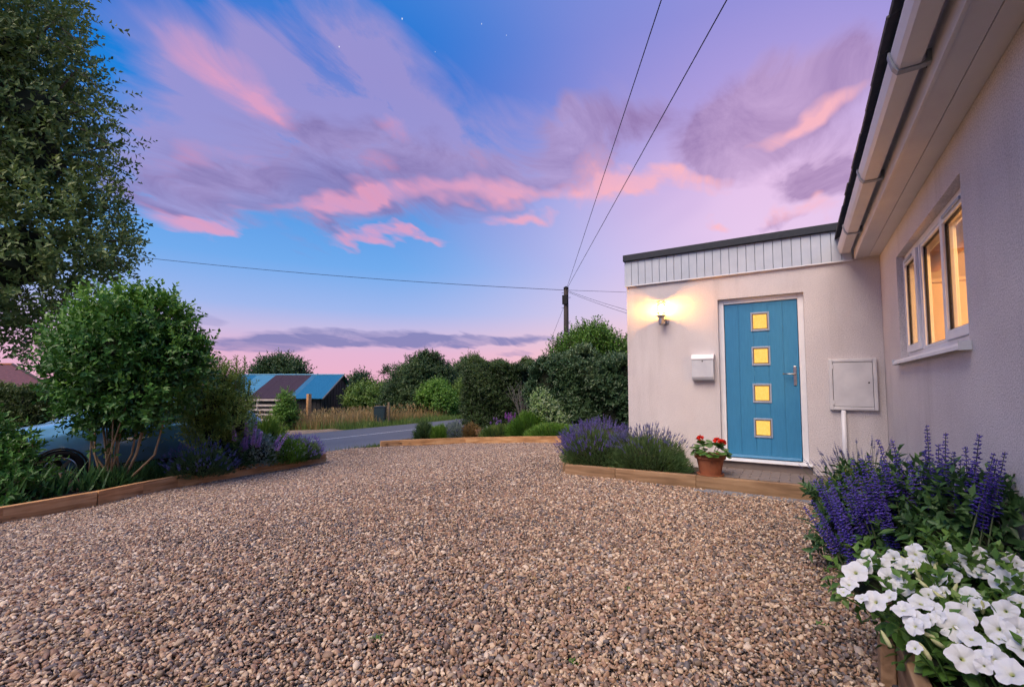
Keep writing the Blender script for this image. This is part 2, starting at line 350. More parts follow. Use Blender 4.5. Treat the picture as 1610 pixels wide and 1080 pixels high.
def sprigs(B, S, Ls, k, leaf, wid, up=.25, spread=.9):
    """k leaves set round each sprig: returns positions, directions, normals, lengths, widths, sprig index"""
    S = unit(S); m = len(B); A = unit(np.cross(S, rdir(m))); Bn = np.cross(S, A)
    j = np.tile(np.arange(k), m); i = np.repeat(np.arange(m), k); t = (j+.6)/k
    ang = j*2.4+np.repeat(rng.uniform(0, 6.3, m), k)+rng.normal(0, .3, m*k)
    rad = A[i]*np.cos(ang)[:, None]+Bn[i]*np.sin(ang)[:, None]
    P = B[i]+S[i]*(Ls[i]*t)[:, None]
    D = unit(S[i]*(.45+.5*t)[:, None]+rad*spread+np.array([0, 0, up]))
    Nn = unit(S[i]*.9-rad*.2+np.array([0, 0, .6])+rng.normal(0, .25, (m*k, 3)))
    sz = rng.uniform(.7, 1.2, m*k)*(1-.25*t)
    return P, D, Nn, leaf*sz, wid*sz, i
def clump_points(clumps, n, shell=.55):
    """points through a set of ellipsoid clumps (centre, radii), thick near their surfaces; with outward directions"""
    c = np.array([np.r_[a, b] for a, b in clumps], float); area = (c[:, 3]*c[:, 4]+c[:, 4]*c[:, 5]+c[:, 3]*c[:, 5]); i = rng.choice(len(c), n, p=area/area.sum())
    d = rdir(n); r = shell+(1-shell)*rng.random(n)**.6; r *= 1+.18*np.sin(d[:, 0]*5+i)+.15*np.sin(d[:, 2]*7+i*2+d[:, 1]*4); r = np.where(rng.random(n) < .07, r*rng.uniform(1.0, 1.28, n), r)
    P = c[i, :3]+d*c[i, 3:]*r[:, None]; O = unit(d/c[i, 3:]); return P, O, r, i
def twigs(name, A, B, r0, r1, mat, parent, kind='stuff'):
    """three-sided tapering twigs from A to B"""
    d = unit(B-A); s = unit(np.cross(d, rdir(len(A)))); u = np.cross(d, s); V = []
    for P, r in ((A, r0), (B, r1)):
        for q in range(3):
            a = q*2.0944; V.append(P+(s*math.cos(a)+u*math.sin(a))*np.reshape(r, (-1, 1)))
    V = np.stack(V, 1).reshape(-1, 3); k = np.arange(len(A))*6
    F = np.concatenate([np.stack([k+q, k+(q+1) % 3, k+3+(q+1) % 3, k+3+q], 1) for q in range(3)])
    return raw_mesh(name, V, F, mat, parent, kind=kind)
def blades(name, P, Ht, W, lean, mat, parent, tint, kind='stuff', bend=.5):
    """grass-like blades: a root edge, a mid edge and a tip"""
    n = len(P); a = rng.uniform(0, 6.283, n); S = np.stack([np.cos(a), np.sin(a), 0*a], 1); Z = np.array([0, 0, 1.0]); h = Ht[:, None]; w = W[:, None]
    m = P+Z*h*.55+lean*h*.25*bend; t = P+Z*h*(1-.15*np.linalg.norm(lean, axis=1, keepdims=True))+lean*h*bend
    V = np.stack([P-S*w*.5, P+S*w*.5, m+S*w*.4, m-S*w*.4, t+S*w*.06, t-S*w*.06], 1).reshape(-1, 3); k = np.arange(n)*6
    F = np.concatenate([np.stack([k, k+1, k+2, k+3], 1), np.stack([k+3, k+2, k+4, k+5], 1)])
    return raw_mesh(name, V, F, mat, parent, np.repeat(tint, 6), kind)
def leaf_mesh(name, mat, curl=.18, fold=.16, shape=(0, .34, .5, .40, 0), tint=.5):
    """a single leaf of unit length along +y, unit width, with a folded midrib"""
    V = []; F = []; n = len(shape)
    for i, w in enumerate(shape):
        y = i/(n-1); z = -curl*y*y; V += [(-w, y, z+fold*w), (0, y, z), (w, y, z+fold*w)]
    for i in range(n-1):
        a = i*3; F += [(a, a+1, a+4, a+3), (a+1, a+2, a+5, a+4)]
    me = bpy.data.meshes.new(name); me.from_pydata(V, [], F); me.materials.append(mat)
    me.polygons.foreach_set('use_smooth', [True]*len(F)); me.update()
    at = me.attributes.new('tint', 'FLOAT', 'POINT'); at.data.foreach_set('value', [tint]*len(V)); return me
def leaf_objects(parent, name, meshes, P, D, Nn, Ln, W):
    D = unit(np.asarray(D)); S = unit(np.cross(D, Nn)); U = np.cross(S, D)
    for i in range(len(P)):
        l, w = float(Ln[i]), float(W[i])
        M = Matrix([[S[i][0]*w, D[i][0]*l, U[i][0]*w, P[i][0]], [S[i][1]*w, D[i][1]*l, U[i][1]*w, P[i][1]], [S[i][2]*w, D[i][2]*l, U[i][2]*w, P[i][2]], [0, 0, 0, 1]])
        inst(name, meshes[i % len(meshes)], parent, M)
# ------------------------------------------------------------------ materials
def rendermat():
    m, nt, b = newmat('painted_render'); b.inputs['Roughness'].default_value = .9; b.inputs['Specular IOR Level'].default_value = .15
    c = ramp_node(nt, noise_node(nt, 1.7, 6), [(.3, (.76, .71, .70)), (.7, (.67, .62, .62))])
    def mul(c, fac, dark, lo, hi, k):
        mx = nt.nodes.new('ShaderNodeMix'); mx.data_type = 'RGBA'; mx.blend_type = 'MULTIPLY'; mr = nt.nodes.new('ShaderNodeMapRange'); nt.links.new(fac, mr.inputs['Value'])
        mr.inputs['From Min'].default_value = lo; mr.inputs['From Max'].default_value = hi; mr.inputs['To Max'].default_value = k
        nt.links.new(mr.outputs[0], mx.inputs[0]); nt.links.new(c, mx.inputs[6]); mx.inputs[7].default_value = (*dark, 1); return mx.outputs[2]
    g = noise_node(nt, 105, 3, rough=.7)
    c = mul(c, g, (.62, .62, .64), .42, .68, 1.0)                                             # sandy grain of the render
    c = mul(c, noise_node(nt, 3.0, 5, stretch=(1.6, 1.6, .16)), (.72, .70, .68), .52, .8, .6)   # faint rain streaks
    nt.links.new(c, b.inputs['Base Color']); bump_node(nt, b, g, .9, .008); return m
M_render = rendermat()
M_white = simple('white_upvc', (.74, .74, .76), (.68, .68, .71), 9, .35)
M_clad = simple('pale_cladding', (.53, .57, .63), (.46, .50, .56), 5, .4)
M_black = simple('black_felt_trim', (.012, .016, .026), (.02, .025, .035), 20, .5)
M_door = simple('blue_door_skin', (.042, .215, .40), (.034, .185, .355), 14, .38, .25, 90, .001, stretch=(6, 6, .5))
M_liteframe = simple('grey_glazing_frame', (.30, .36, .46), (.26, .31, .40), 12, .4)
M_pane = emit('lit_frosted_glass', (1.0, .46, .06), .40, ((1.0, .70, .20), 75))
M_steel = simple('brushed_steel', (.50, .48, .46), (.40, .38, .36), 40, .28, metal=1)
M_box = simple('painted_steel_box', (.56, .58, .62), (.48, .50, .55), 8, .45)
M_meter = simple('grey_white_plastic', (.66, .65, .66), (.54, .53, .55), 5, .5, .1, 90)
M_dark = simple('dark_gap', (.012, .012, .014), (.008, .008, .009), 8, .8)
M_sleeper = woodmat('treated_sleeper', (.32, .16, .065), (.55, .295, .13), (.68, .41, .20))
M_sleeper2 = woodmat('porch_sleeper', (.17, .105, .058), (.30, .185, .105), (.40, .265, .155))
M_paver = simple('brick_paver', (.21, .17, .155), (.13, .11, .105), 3, .85, .4, 120, .003)
M_block = simple('grey_block', (.20, .205, .22), (.13, .135, .15), 3, .85, .4, 120, .003)
M_soil = simple('garden_soil', (.035, .024, .016), (.06, .042, .03), 12, .95, .9, 40, .02)
M_terra = simple('terracotta', (.36, .125, .055), (.27, .09, .042), 7, .75, .2, 60, .002)
M_bark = simple('bark', (.13, .10, .07), (.07, .052, .038), 12, .85, .6, 40, .006, stretch=(1, 1, .25))
M_stem = simple('pale_stem', (.30, .21, .12), (.20, .14, .08), 20, .7)
M_greystem = simple('grey_stem', (.16, .15, .14), (.10, .095, .09), 20, .8)
M_creo = simple('creosoted_pole', (.045, .034, .03), (.028, .022, .02), 10, .8, .3, 30, .004, stretch=(1, 1, .1))
M_wire = simple('black_cable', (.015, .02, .035), (.02, .025, .04), 3, .5)
M_blackboard = simple('black_tarred_boards', (.022, .020, .021), (.045, .038, .035), 6, .8, .4, 30, .01, stretch=(1, 1, .15))
M_slate = simple('dark_slate', (.045, .048, .058), (.03, .032, .04), 9, .6, .3, 50, .003)
M_paleroof = simple('gutter_inner', (.38, .50, .56), (.34, .45, .50), 5, .5)

# ------------------------------------------------------------------ ground, road, gravel sheet
def grid_sheet(name, xs, ys, mat, dz, keep=None, kind='structure', label=None):
    X, Y = np.meshgrid(xs, ys); Z = hgt(X)+dz; V = np.stack([X, Y, Z], -1).reshape(-1, 3); nx, ny = len(xs), len(ys)
    i, j = np.meshgrid(np.arange(nx-1), np.arange(ny-1)); k = (j*nx+i).ravel(); F = np.stack([k, k+1, k+nx+1, k+nx], 1)
    if keep is not None:
        c = V[F].mean(1); F = F[keep(c[:, 0], c[:, 1])]
    return raw_mesh(name, V, F, mat, kind=kind, label=label, smooth=True)
def groundmat():
    m, nt, b = newmat('rough_field'); b.inputs['Roughness'].default_value = .95; b.inputs['Specular IOR Level'].default_value = .1
    c = ramp_node(nt, noise_node(nt, .35, 8), [(.3, (.045, .085, .022)), (.5, (.085, .11, .034)), (.7, (.20, .16, .065))])
    nt.links.new(c, b.inputs['Base Color']); bump_node(nt, b, noise_node(nt, 25, 4), .8, .05); return m
M_field = groundmat()
xs = np.r_[np.linspace(-420, -60, 25), np.linspace(-58, -16, 43), np.linspace(-15.5, 1, 67), np.linspace(3, 60, 20), np.linspace(70, 300, 8)]
ys = np.r_[np.linspace(-60, -4, 15), np.linspace(-3, 40, 60), np.linspace(44, 420, 40)]
ground = grid_sheet('ground', xs, ys, M_field, -.03, label='rough grassy ground falling away towards the fields')
def roadmat():
    m, nt, b = newmat('asphalt'); b.inputs['Roughness'].default_value = .62; b.inputs['Specular IOR Level'].default_value = .5
    c = ramp_node(nt, noise_node(nt, .6, 8, stretch=(1.6, .25, 1)), [(.3, (.085, .092, .105)), (.7, (.125, .13, .145))])
    nt.links.new(c, b.inputs['Base Color']); bump_node(nt, b, noise_node(nt, 140, 2), .35, .004); return m
M_asphalt = roadmat()
RX0, RX1 = -14.95, -10.35
road = grid_sheet('road', np.linspace(RX0, RX1, 12), np.linspace(-30, 160, 60), M_asphalt, .0, label='blue grey asphalt lane beyond the drive')
M_paint = simple('worn_road_paint', (.62, .62, .62), (.35, .35, .36), 30, .7)
wl = grid_sheet('white_line', np.array([-12.92, -12.82]), np.linspace(-30, 160, 60), M_paint, .005, kind=None); wl.parent = road
M_track = simple('sandy_track', (.30, .215, .14), (.22, .16, .10), 4, .95, .6, 30, .02)
track = grid_sheet('dirt_track', np.linspace(-27, RX0-.03, 30), np.linspace(6.8, 13.2, 14), M_track, .0,
                   keep=lambda x, y: (y < 12.0-.35*(x+15)**2*.05+.12*np.sin(x*3)) & (y > 8+.1*np.sin(x*2)), label='sandy track leading from the lane to the gate')
LEDGE = [G(-140, 855), G(0, 826), G(150, 797), G(222, 780), G(278, 768), G(430, 742), G(512, 728)]      # foot of the left bed edging
BEDGE = [G(597, 703), G(627, 701), G(733, 697), G(815, 697), G(885, 698)]                              # foot of the back border edging
def poly_inside(poly, x, y):
    x = np.asarray(x); y = np.asarray(y); r = np.zeros(x.shape, bool); n = len(poly)
    for i in range(n):
        x0, y0 = poly[i][0], poly[i][1]; x1, y1 = poly[(i+1) % n][0], poly[(i+1) % n][1]
        c = ((y0 > y) != (y1 > y)); xx = x0+(y-y0)*(x1-x0)/((y1-y0) if y1 != y0 else 1e-9); r ^= c & (x < xx)
    return r
DRIVE = [(.80, -2.0), (-8.2, -2.0)] + [(p[0], p[1]) for p in LEDGE] + [(-9.4, 6.9), (-10.32, 7.3), (-10.32, 8.3), (-10.0, 8.8)] + [(p[0], p[1]) for p in BEDGE] + [(-2.9, 8.7), (-2.72, 5.68), (.07, 5.62), (.80, 5.6)]
M_gbase = simple('gravel_bed', (.10, .075, .06), (.05, .04, .035), 45, .95, 1.0, 70, .02, detail=8)
gravel_drive = grid_sheet('gravel_drive', np.linspace(-10.6, .95, 150), np.linspace(-2, 11, 170), M_gbase, .0,
                          keep=lambda x, y: poly_inside(DRIVE, x, y), label='gravel drive in front of the house')

# gravel stones: real stones on points, one mass
def gravel():
    m, nt, b = newmat('gravel_stone'); b.inputs['Roughness'].default_value = .6; b.inputs['Specular IOR Level'].default_value = .35
    at = nt.nodes.new('ShaderNodeAttribute'); at.attribute_type = 'INSTANCER'; at.attribute_name = 'stone_tone'
    cols = [(0, (.055, .052, .06)), (.10, (.15, .135, .14)), (.20, (.27, .155, .10)), (.30, (.42, .285, .195)), (.40, (.06, .046, .042)), (.50, (.62, .47, .33)),
            (.60, (.34, .205, .14)), (.68, (.20, .175, .17)), (.76, (.72, .60, .47)), (.84, (.40, .27, .155)), (.90, (.075, .06, .056)), (.95, (.80, .73, .65)), (1, (.50, .34, .17))]
    c = ramp_node(nt, at.outputs['Fac'], cols)
    mx = nt.nodes.new('ShaderNodeMix'); mx.data_type = 'RGBA'; mx.blend_type = 'MULTIPLY'; mx.inputs[0].default_value = .5
    nt.links.new(c, mx.inputs[6]); nt.links.new(ramp_node(nt, noise_node(nt, 70, 4), [(.3, (.55, .52, .5)), (.7, (1.15, 1.1, 1.05))]), mx.inputs[7]); nt.links.new(mx.outputs[2], b.inputs['Base Color'])
    import bmesh
    stones = []
    for k in range(9):
        bm = bmesh.new(); bmesh.ops.create_icosphere(bm, subdivisions=2, radius=1); ph = rng.uniform(0, 6, 6)
        cuts = rdir(5); off = rng.uniform(.62, .9, 5)
        for v in bm.verts:
            p = np.array(v.co)
            for d, o in zip(cuts, off):                # knock flats on to the pebble
                e = p@d-o
                if e > 0: p = p-d*e*.85
            p = p*(1+.10*math.sin(p[0]*3+ph[0])*math.sin(p[1]*3+ph[1])+.06*math.sin(p[2]*5+ph[2])); v.co = p
        me = bpy.data.meshes.new('stone'); bm.to_mesh(me); bm.free(); me.materials.append(m); me.polygons.foreach_set('use_smooth', [True]*len(me.polygons))
        stones.append(bpy.data.objects.new('stone', me))
    def layer(x0, x1, y0, y1, sp):
        gx, gy = np.meshgrid(np.arange(x0, x1, sp), np.arange(y0, y1, sp)); p = np.stack([gx.ravel(), gy.ravel()], 1)+rng.uniform(-.62, .62, (gx.size, 2))*sp
        return p[poly_inside(DRIVE, p[:, 0], p[:, 1])]
    A = layer(-10.5, .95, -.6, 11, .0162); d = A@FW[:2]; lat = A@RT[:2]
    A = A[(d > .9) & (np.abs(lat) < d*1.35+.8)]
    B = layer(-5, .95, -.6, 5.5, .0195); d = B@FW[:2]; B = B[(d > .9) & (d < 5.2) & (np.abs(B@RT[:2]) < d*1.35+.8)]
    P2 = np.concatenate([A, B]); n = len(P2)
    patch = .5+.5*np.sin(P2[:, 0]*1.7+2*np.sin(P2[:, 1]*1.1))*np.sin(P2[:, 1]*1.9+1.3*np.sin(P2[:, 0]*.9))
    sz = np.exp(rng.normal(-4.80, .34, n)+.22*(patch-.5)); sz = np.clip(sz, .0038, .021)          # half-lengths, about 14 mm
    z = hgt(P2[:, 0])+.002+.010*patch+np.r_[rng.uniform(0, .010, len(A)), rng.uniform(.004, .018, len(B))]
    V = np.stack([P2[:, 0], P2[:, 1], z], 1)
    me = bpy.data.meshes.new('gravel'); me.vertices.add(n); me.vertices.foreach_set('co', V.astype(np.float32).ravel()); me.update()
    rot = np.stack([rng.normal(0, .6, n), rng.normal(0, .6, n), rng.uniform(0, 6.283, n)], 1)
    scl = np.stack([sz*rng.uniform(1.0, 1.45, n), sz*rng.uniform(.75, 1.05, n), sz*rng.uniform(.42, .72, n)], 1)
    tone = np.clip(rng.random(n)*.80+.20*patch*rng.random(n), 0, 1)
    for nm, ty, dat in (('rot', 'FLOAT_VECTOR', rot), ('scl', 'FLOAT_VECTOR', scl)):
        a = me.attributes.new(nm, ty, 'POINT'); a.data.foreach_set('vector', dat.astype(np.float32).ravel())
    a = me.attributes.new('stone_tone', 'FLOAT', 'POINT'); a.data.foreach_set('value', tone.astype(np.float32))
    a = me.attributes.new('pick', 'INT', 'POINT'); a.data.foreach_set('value', rng.integers(0, len(stones), n).astype(np.int32))
    o = bpy.data.objects.new('gravel', me); C.objects.link(o); tag(o, 'loose tan brown and grey gravel stones covering the drive', kind='stuff')
    ng = bpy.data.node_groups.new('gravel_stones', 'GeometryNodeTree')
    ng.interface.new_socket('Geometry', in_out='INPUT', socket_type='NodeSocketGeometry'); ng.interface.new_socket('Geometry', in_out='OUTPUT', socket_type='NodeSocketGeometry')
    N = ng.nodes; L = ng.links; gi = N.new('NodeGroupInput'); go = N.new('NodeGroupOutput'); ip = N.new('GeometryNodeInstanceOnPoints'); gt = N.new('GeometryNodeGeometryToInstance')
    for s in reversed(stones):
        oi = N.new('GeometryNodeObjectInfo'); oi.inputs[0].default_value = s; L.new(oi.outputs['Geometry'], gt.inputs[0])
    def attr(nm, ty):
        q = N.new('GeometryNodeInputNamedAttribute'); q.data_type = ty; q.inputs[0].default_value = nm; return q.outputs[0]
    L.new(gi.outputs[0], ip.inputs['Points']); L.new(gt.outputs[0], ip.inputs['Instance']); ip.inputs['Pick Instance'].default_value = True
    L.new(attr('pick', 'INT'), ip.inputs['Instance Index'])
    e2r = N.new('FunctionNodeEulerToRotation'); L.new(attr('rot', 'FLOAT_VECTOR'), e2r.inputs[0]); L.new(e2r.outputs[0], ip.inputs['Rotation'])
    L.new(attr('scl', 'FLOAT_VECTOR'), ip.inputs['Scale']); L.new(ip.outputs[0], go.inputs[0])
    mod = o.modifiers.new('stones', 'NODES'); mod.node_group = ng
gravel()

# ------------------------------------------------------------------ porch
WX, WY = .828, 6.6                        # face of the bungalow wall (plane x) and of the porch wall (plane y)
Z = lambda rel: rel+CAMH
porch = thing('porch', 'pale rendered flat roofed entrance porch with blue door and white cladding', 'porch', (-.6, WY+1, 0))
PX0 = -2.12; DX0, DX1, DZ0, DZ1 = -.888, .080, Z(-.947), Z(1.158)
CZ0, CZ1 = Z(1.472), Z(1.852)
w = MB()
w.box((PX0, WY, -.1), (DX0, WY+.28, CZ1)); w.box((DX1, WY, -.1), (WX-.002, WY+.28, CZ1)); w.box((DX0, WY, DZ1), (DX1, WY+.28, CZ1)); w.box((DX0, WY+.02, -.1), (DX1, WY+.28, DZ0-.03))
w.build('front_wall', M_render, porch)
MB().box((PX0, WY+.28, -.1), (PX0+.28, WY+2.6, CZ1)).build('side_wall', M_render, porch)
MB().box((PX0+.28, WY+2.32, -.1), (WX+1.5, WY+2.6, CZ1)).build('rear_wall', M_render, porch)
MB().box((PX0-.02, WY-.03, CZ1+.002), (WX+1.2, WY+2.65, CZ1+.03)).build('roof_deck', M_black, porch)
MB().box((PX0-.035, WY-.062, CZ1-.008), (WX-.29, WY-.030, Z(1.938))).box((PX0-.035, WY-.028, CZ1-.008), (PX0-.005, WY+2.65, Z(1.938))).build('roof_trim', M_black, porch, bevel=.006)
# fascia cladding: one board each, joints left open
bw = .1005; x = PX0-.016; k = 0
MB().box((PX0-.012, WY-.014, CZ0+.01), (WX-.25, WY-.002, CZ1-.01)).build('cladding_backing', simple('cladding_joint', (.29, .33, .39), (.26, .30, .35), 5, .6), porch)
while x < WX-.26:
    x1 = min(x+bw-.0045, WX-.25); MB().box((x+.0015, WY-.028, CZ0+.012), (x1, WY-.0145, CZ1-.009)).build('cladding_board', M_clad, porch, bevel=.003); x += bw
MB().box((PX0-.018, WY-.034, CZ0-.006), (WX-.245, WY-.0005, CZ0+.011)).build('cladding_bead', M_white, porch, bevel=.003)
MB().box((PX0-.0185, WY-.029, CZ0+.0115), (PX0-.0125, WY+2.6, CZ1-.009)).build('corner_trim', M_clad, porch)
# door set back in its reveal
FY = WY+.055
fr = MB(); t = .066
fr.box((DX0, FY, DZ0+.03), (DX0+t, FY+.07, DZ1)); fr.box((DX1-t, FY, DZ0+.03), (DX1, FY+.07, DZ1)); fr.box((DX0+t, FY, DZ1-t), (DX1-t, FY+.07, DZ1))
fr.build('door_frame', M_white, porch, bevel=.006)
MB().prism([(WY-.055, DZ0-.002), (WY+.125, DZ0-.002), (WY+.125, DZ0+.028), (WY+.05, DZ0+.028), (WY-.055, DZ0+.012)], 'x', DX0-.03, DX1+.03).build('threshold', M_white, porch, bevel=.003)
LX0, LX1, LZ0, LZ1 = DX0+t+.006, DX1-t-.006, DZ0+.034, DZ1-t-.005
door = MB().box((LX0, FY+.022, LZ0), (LX1, FY+.06, LZ1)).build('front_door', M_door, porch)
edges = [LX0, LX0+.165, LX0+.335, LX0+.50, LX0+.665, LX1]
for a, b in zip(edges[:-1], edges[1:]):
    MB().box((a+(.003 if a > LX0 else 0), FY+.0165, LZ0), (b-(.003 if b < LX1 else 0), FY+.0218, LZ1)).build('plank', M_door, door, bevel=.002)
MB().prism([(FY-.004, LZ0+.008), (FY+.016, LZ0+.008), (FY+.016, LZ0+.04), (FY+.006, LZ0+.04)], 'x', LX0+.01, LX1-.01).build('weather_bar', M_door, door, bevel=.002)
lxc = -.402
for zc in (Z(.838), Z(.394), Z(-.082), Z(-.522)):
    s, q = .106, .088
    f = MB(); f.box((lxc-s, FY+.006, zc-s*1.16), (lxc-q, FY+.0164, zc+s*1.16)); f.box((lxc+q, FY+.006, zc-s*1.16), (lxc+s, FY+.0164, zc+s*1.16))
    f.box((lxc-q, FY+.006, zc+q*1.14), (lxc+q, FY+.0164, zc+s*1.16)); f.box((lxc-q, FY+.006, zc-s*1.16), (lxc+q, FY+.0164, zc-q*1.14))
    f.build('glazing_frame', M_liteframe, door, bevel=.004)
    MB().box((lxc-q, FY+.011, zc-q*1.14), (lxc+q, FY+.0155, zc+q*1.14)).build('glazing_bead', simple('bronze_bead', (.20, .13, .08), (.16, .10, .06), 9, .5), door)
    MB().box((lxc-q+.012, FY+.008, zc-q*1.14+.012), (lxc+q-.012, FY+.0105, zc+q*1.14-.012)).build('pane', M_pane, door)
hx, hz = LX1-.045, Z(.135)
MB().box((hx-.016, FY+.006, hz-.12), (hx+.016, FY+.0164, hz+.12)).build('handle_plate', M_steel, door, bevel=.005)
MB().tube([(hx, FY+.008, hz+.02), (hx, FY-.035, hz+.02), (hx-.012, FY-.042, hz+.02), (hx-.13, FY-.042, hz+.024)], [.009, .009, .0095, .008], 10).build('handle_lever', M_steel, door, smooth=True)
MB().lathe([(.009, 0), (.009, .004)], 12, (hx, FY+.0055, hz-.06), Matrix.Rotation(R(90), 3, 'X')).build('lock_cylinder', M_steel, door)

# ------------------------------------------------------------------ bungalow
bung = thing('bungalow', 'rendered bungalow wall on the right with lit window, white eaves and gutter', 'house', (WX+2, 3, 0))
VY0, VY1, VZ0, VZ1 = 3.57, 5.64, Z(.245), Z(1.238); SOF = Z(1.492); B0, B1 = -4.0, 12.0
w = MB(); T = .22
w.box((WX, B0, -.1), (WX+T, VY0, SOF+.15)); w.box((WX, VY1, -.1), (WX+T, WY+2.8, SOF+.15)); w.box((WX, VY0, -.1), (WX+T, VY1, VZ0)); w.box((WX, VY0, VZ1), (WX+T, VY1, SOF+.15))
w.build('wall', M_render, bung)
FX = .590
M_soffit = simple('white_soffit', (.66, .64, .65), (.60, .58, .60), 4, .45)
sx = [WX-.002, WX-.105, WX-.108, FX+.012]
MB().box((WX-.103, B0, SOF), (WX-.001, WY-.03, SOF+.012)).build('soffit_board', M_soffit, bung, bevel=.003)
MB().box((FX+.022, B0, SOF), (WX-.107, WY-.03, SOF+.012)).build('soffit_board', M_soffit, bung, bevel=.003)
MB().box((FX, B0, Z(1.475)), (FX+.02, WY-.036, Z(1.70))).build('fascia', M_soffit, bung, bevel=.003)
MB().box((FX+.021, WY-.029, Z(1.478)), (WX-.003, WY-.003, SOF+.05)).build('soffit_end', M_soffit, bung, bevel=.003)
g = MB(); gz = Z(1.56)
prof = [(.556, gz+.012), (.548, gz), (.468, gz), (.452, gz+.025), (.437, gz+.082), (.437, gz+.092), (.444, gz+.092), (.446, gz+.083), (.459, gz+.03), (.472, gz+.007), (.545, gz+.007), (.549, gz+.015), (.549, gz+.09), (.556, gz+.09)]
gut = g.prism(prof, 'y', B0, WY-.075).build('gutter', M_soffit, bung)
MB().prism([(.562, gz+.10), (.562, gz+.004), (.552, gz-.007), (.464, gz-.007), (.446, gz+.02), (.430, gz+.084), (.430, gz+.10)], 'y', WY-.077, WY-.060).build('gutter_end_cap', M_soffit, gut, bevel=.003)
for y in (2.87, 4.32, 5.72, .9):
    MB().prism([(.590, gz+.06), (.590, gz-.002), (.552, gz-.008), (.463, gz-.008), (.444, gz+.02), (.428, gz+.086), (.428, gz+.098), (.437, gz+.098), (.4365, gz+.082), (.4515, gz+.025), (.4675, gz-.0005), (.5485, gz-.0005), (.574, gz+.02), (.574, gz+.06)], 'y', y-.02, y+.02).build('gutter_bracket', simple('grey_bracket', (.30, .33, .38), (.26, .28, .33), 9, .5), gut)
for y in (2.95, 4.05, 5.2):
    MB().lathe([(.005, 0), (.005, .002)], 8, (FX-.0005, y, Z(1.585)), Matrix.Rotation(R(-90), 3, 'Y')).build('fixing', M_dark, bung)
# roof: slab and a row of slates whose edges show above the gutter
pit = R(28); rx0, rz0 = .418, Z(1.742)
def on_roof(u, y, h=0): return (rx0+u*math.cos(pit)-h*math.sin(pit), y, rz0+u*math.sin(pit)+h*math.cos(pit))
slab = MB(); q = [on_roof(.10, B0, -.03), on_roof(3.2, B0, -.03), on_roof(3.2, WY+2.8, -.03), on_roof(.10, WY+2.8, -.03), on_roof(.10, B0, -.004), on_roof(3.2, B0, -.004), on_roof(3.2, WY+2.8, -.004), on_roof(.10, WY+2.8, -.004)]
slab.add(q, [(0, 3, 2, 1), (4, 5, 6, 7), (0, 1, 5, 4), (1, 2, 6, 5), (2, 3, 7, 6), (3, 0, 4, 7)])
roof = slab.build('roof', M_slate, bung)
MB().add([(.447, B0, gz+.115), (.59, B0, gz+.155), (.59, WY-.07, gz+.155), (.447, WY-.07, gz+.115), (.447, B0, gz+.119), (.59, B0, gz+.159), (.59, WY-.07, gz+.159), (.447, WY-.07, gz+.119)],
         [(0, 3, 2, 1), (4, 5, 6, 7), (0, 1, 5, 4), (1, 2, 6, 5), (2, 3, 7, 6), (3, 0, 4, 7)]).build('eaves_tray', M_paleroof, bung)
me_sl = None; y = -1.5
for row in range(3):
    y = -1.5+(.15 if row % 2 else 0)
    while y < WY-.1:
        jj = random.uniform(-.006, .006); a = .0+row*.2; v = []
        for (u0, h0) in ((a+jj, .002+row*.002), (a+jj, .015+row*.002), (a+.38, .006+row*.002), (a+.38, -.003+row*.002)):
            v += [on_roof(u0, y+.003, h0), on_roof(u0, y+.297, h0)]
        MB().add(v, [(0, 1, 3, 2), (2, 3, 5, 4), (4, 5, 7, 6), (6, 7, 1, 0), (0, 2, 4, 6), (1, 7, 5, 3)]).build('slate', M_slate, roof)
        y += .30
# window
win = MB().box((WX+.062, VY0, VZ0+.012), (WX+.128, VY0+.055, VZ1)).box((WX+.062, VY1-.055, VZ0+.012), (WX+.128, VY1, VZ1)).box((WX+.062, VY0+.055, VZ1-.055), (WX+.128, VY1-.055, VZ1)).box((WX+.062, VY0+.055, VZ0+.012), (WX+.128, VY1-.055, VZ0+.07)).build('window', M_white, bung, bevel=.004)
M_glass = glassmat('window_glass', (1, .97, .93), .5)
M_gasket = simple('black_gasket', (.012, .012, .018), None, 5, .6)
lights = [(VY0+.055, VY0+.70, True), (VY0+.745, VY0+1.44, False), (VY0+1.485, VY1-.055, True)]
for a, b in ((lights[0][1], lights[1][0]), (lights[1][1], lights[2][0])):
    MB().box((WX+.060, a, VZ0+.07), (WX+.128, b, VZ1-.055)).build('mullion', M_white, win, bevel=.004)
for a, b, sash in lights:
    z0, z1 = VZ0+.072, VZ1-.057; x0, x1 = (WX+.040, WX+.100) if sash else (WX+.066, WX+.110); c = .062 if sash else .022
    a += .003; b -= .003
    MB().box((x0, a, z0), (x1, a+c, z1)).box((x0, b-c, z0), (x1, b, z1)).box((x0, a+c, z1-c), (x1, b-c, z1)).box((x0, a+c, z0), (x1, b-c, z0+c)).build('sash', M_white, win, bevel=.004)
    gx = x0+.022; e = .007
    MB().box((gx-.006, a+c, z0+c), (gx+.014, a+c+e, z1-c)).box((gx-.006, b-c-e, z0+c), (gx+.014, b-c, z1-c)).box((gx-.006, a+c+e, z1-c-e), (gx+.014, b-c-e, z1-c)).box((gx-.006, a+c+e, z0+c), (gx+.014, b-c-e, z0+c+e)).build('gasket', M_gasket, win)
    MB().box((gx, a+c+e, z0+c+e), (gx+.006, b-c-e, z1-c-e)).build('pane', M_glass, win)
    if sash: MB().box((x0-.012, a+.12, z1-.045), (x0-.0005, b-.12, z1-.022)).build('trickle_vent', M_liteframe, win, bevel=.003)
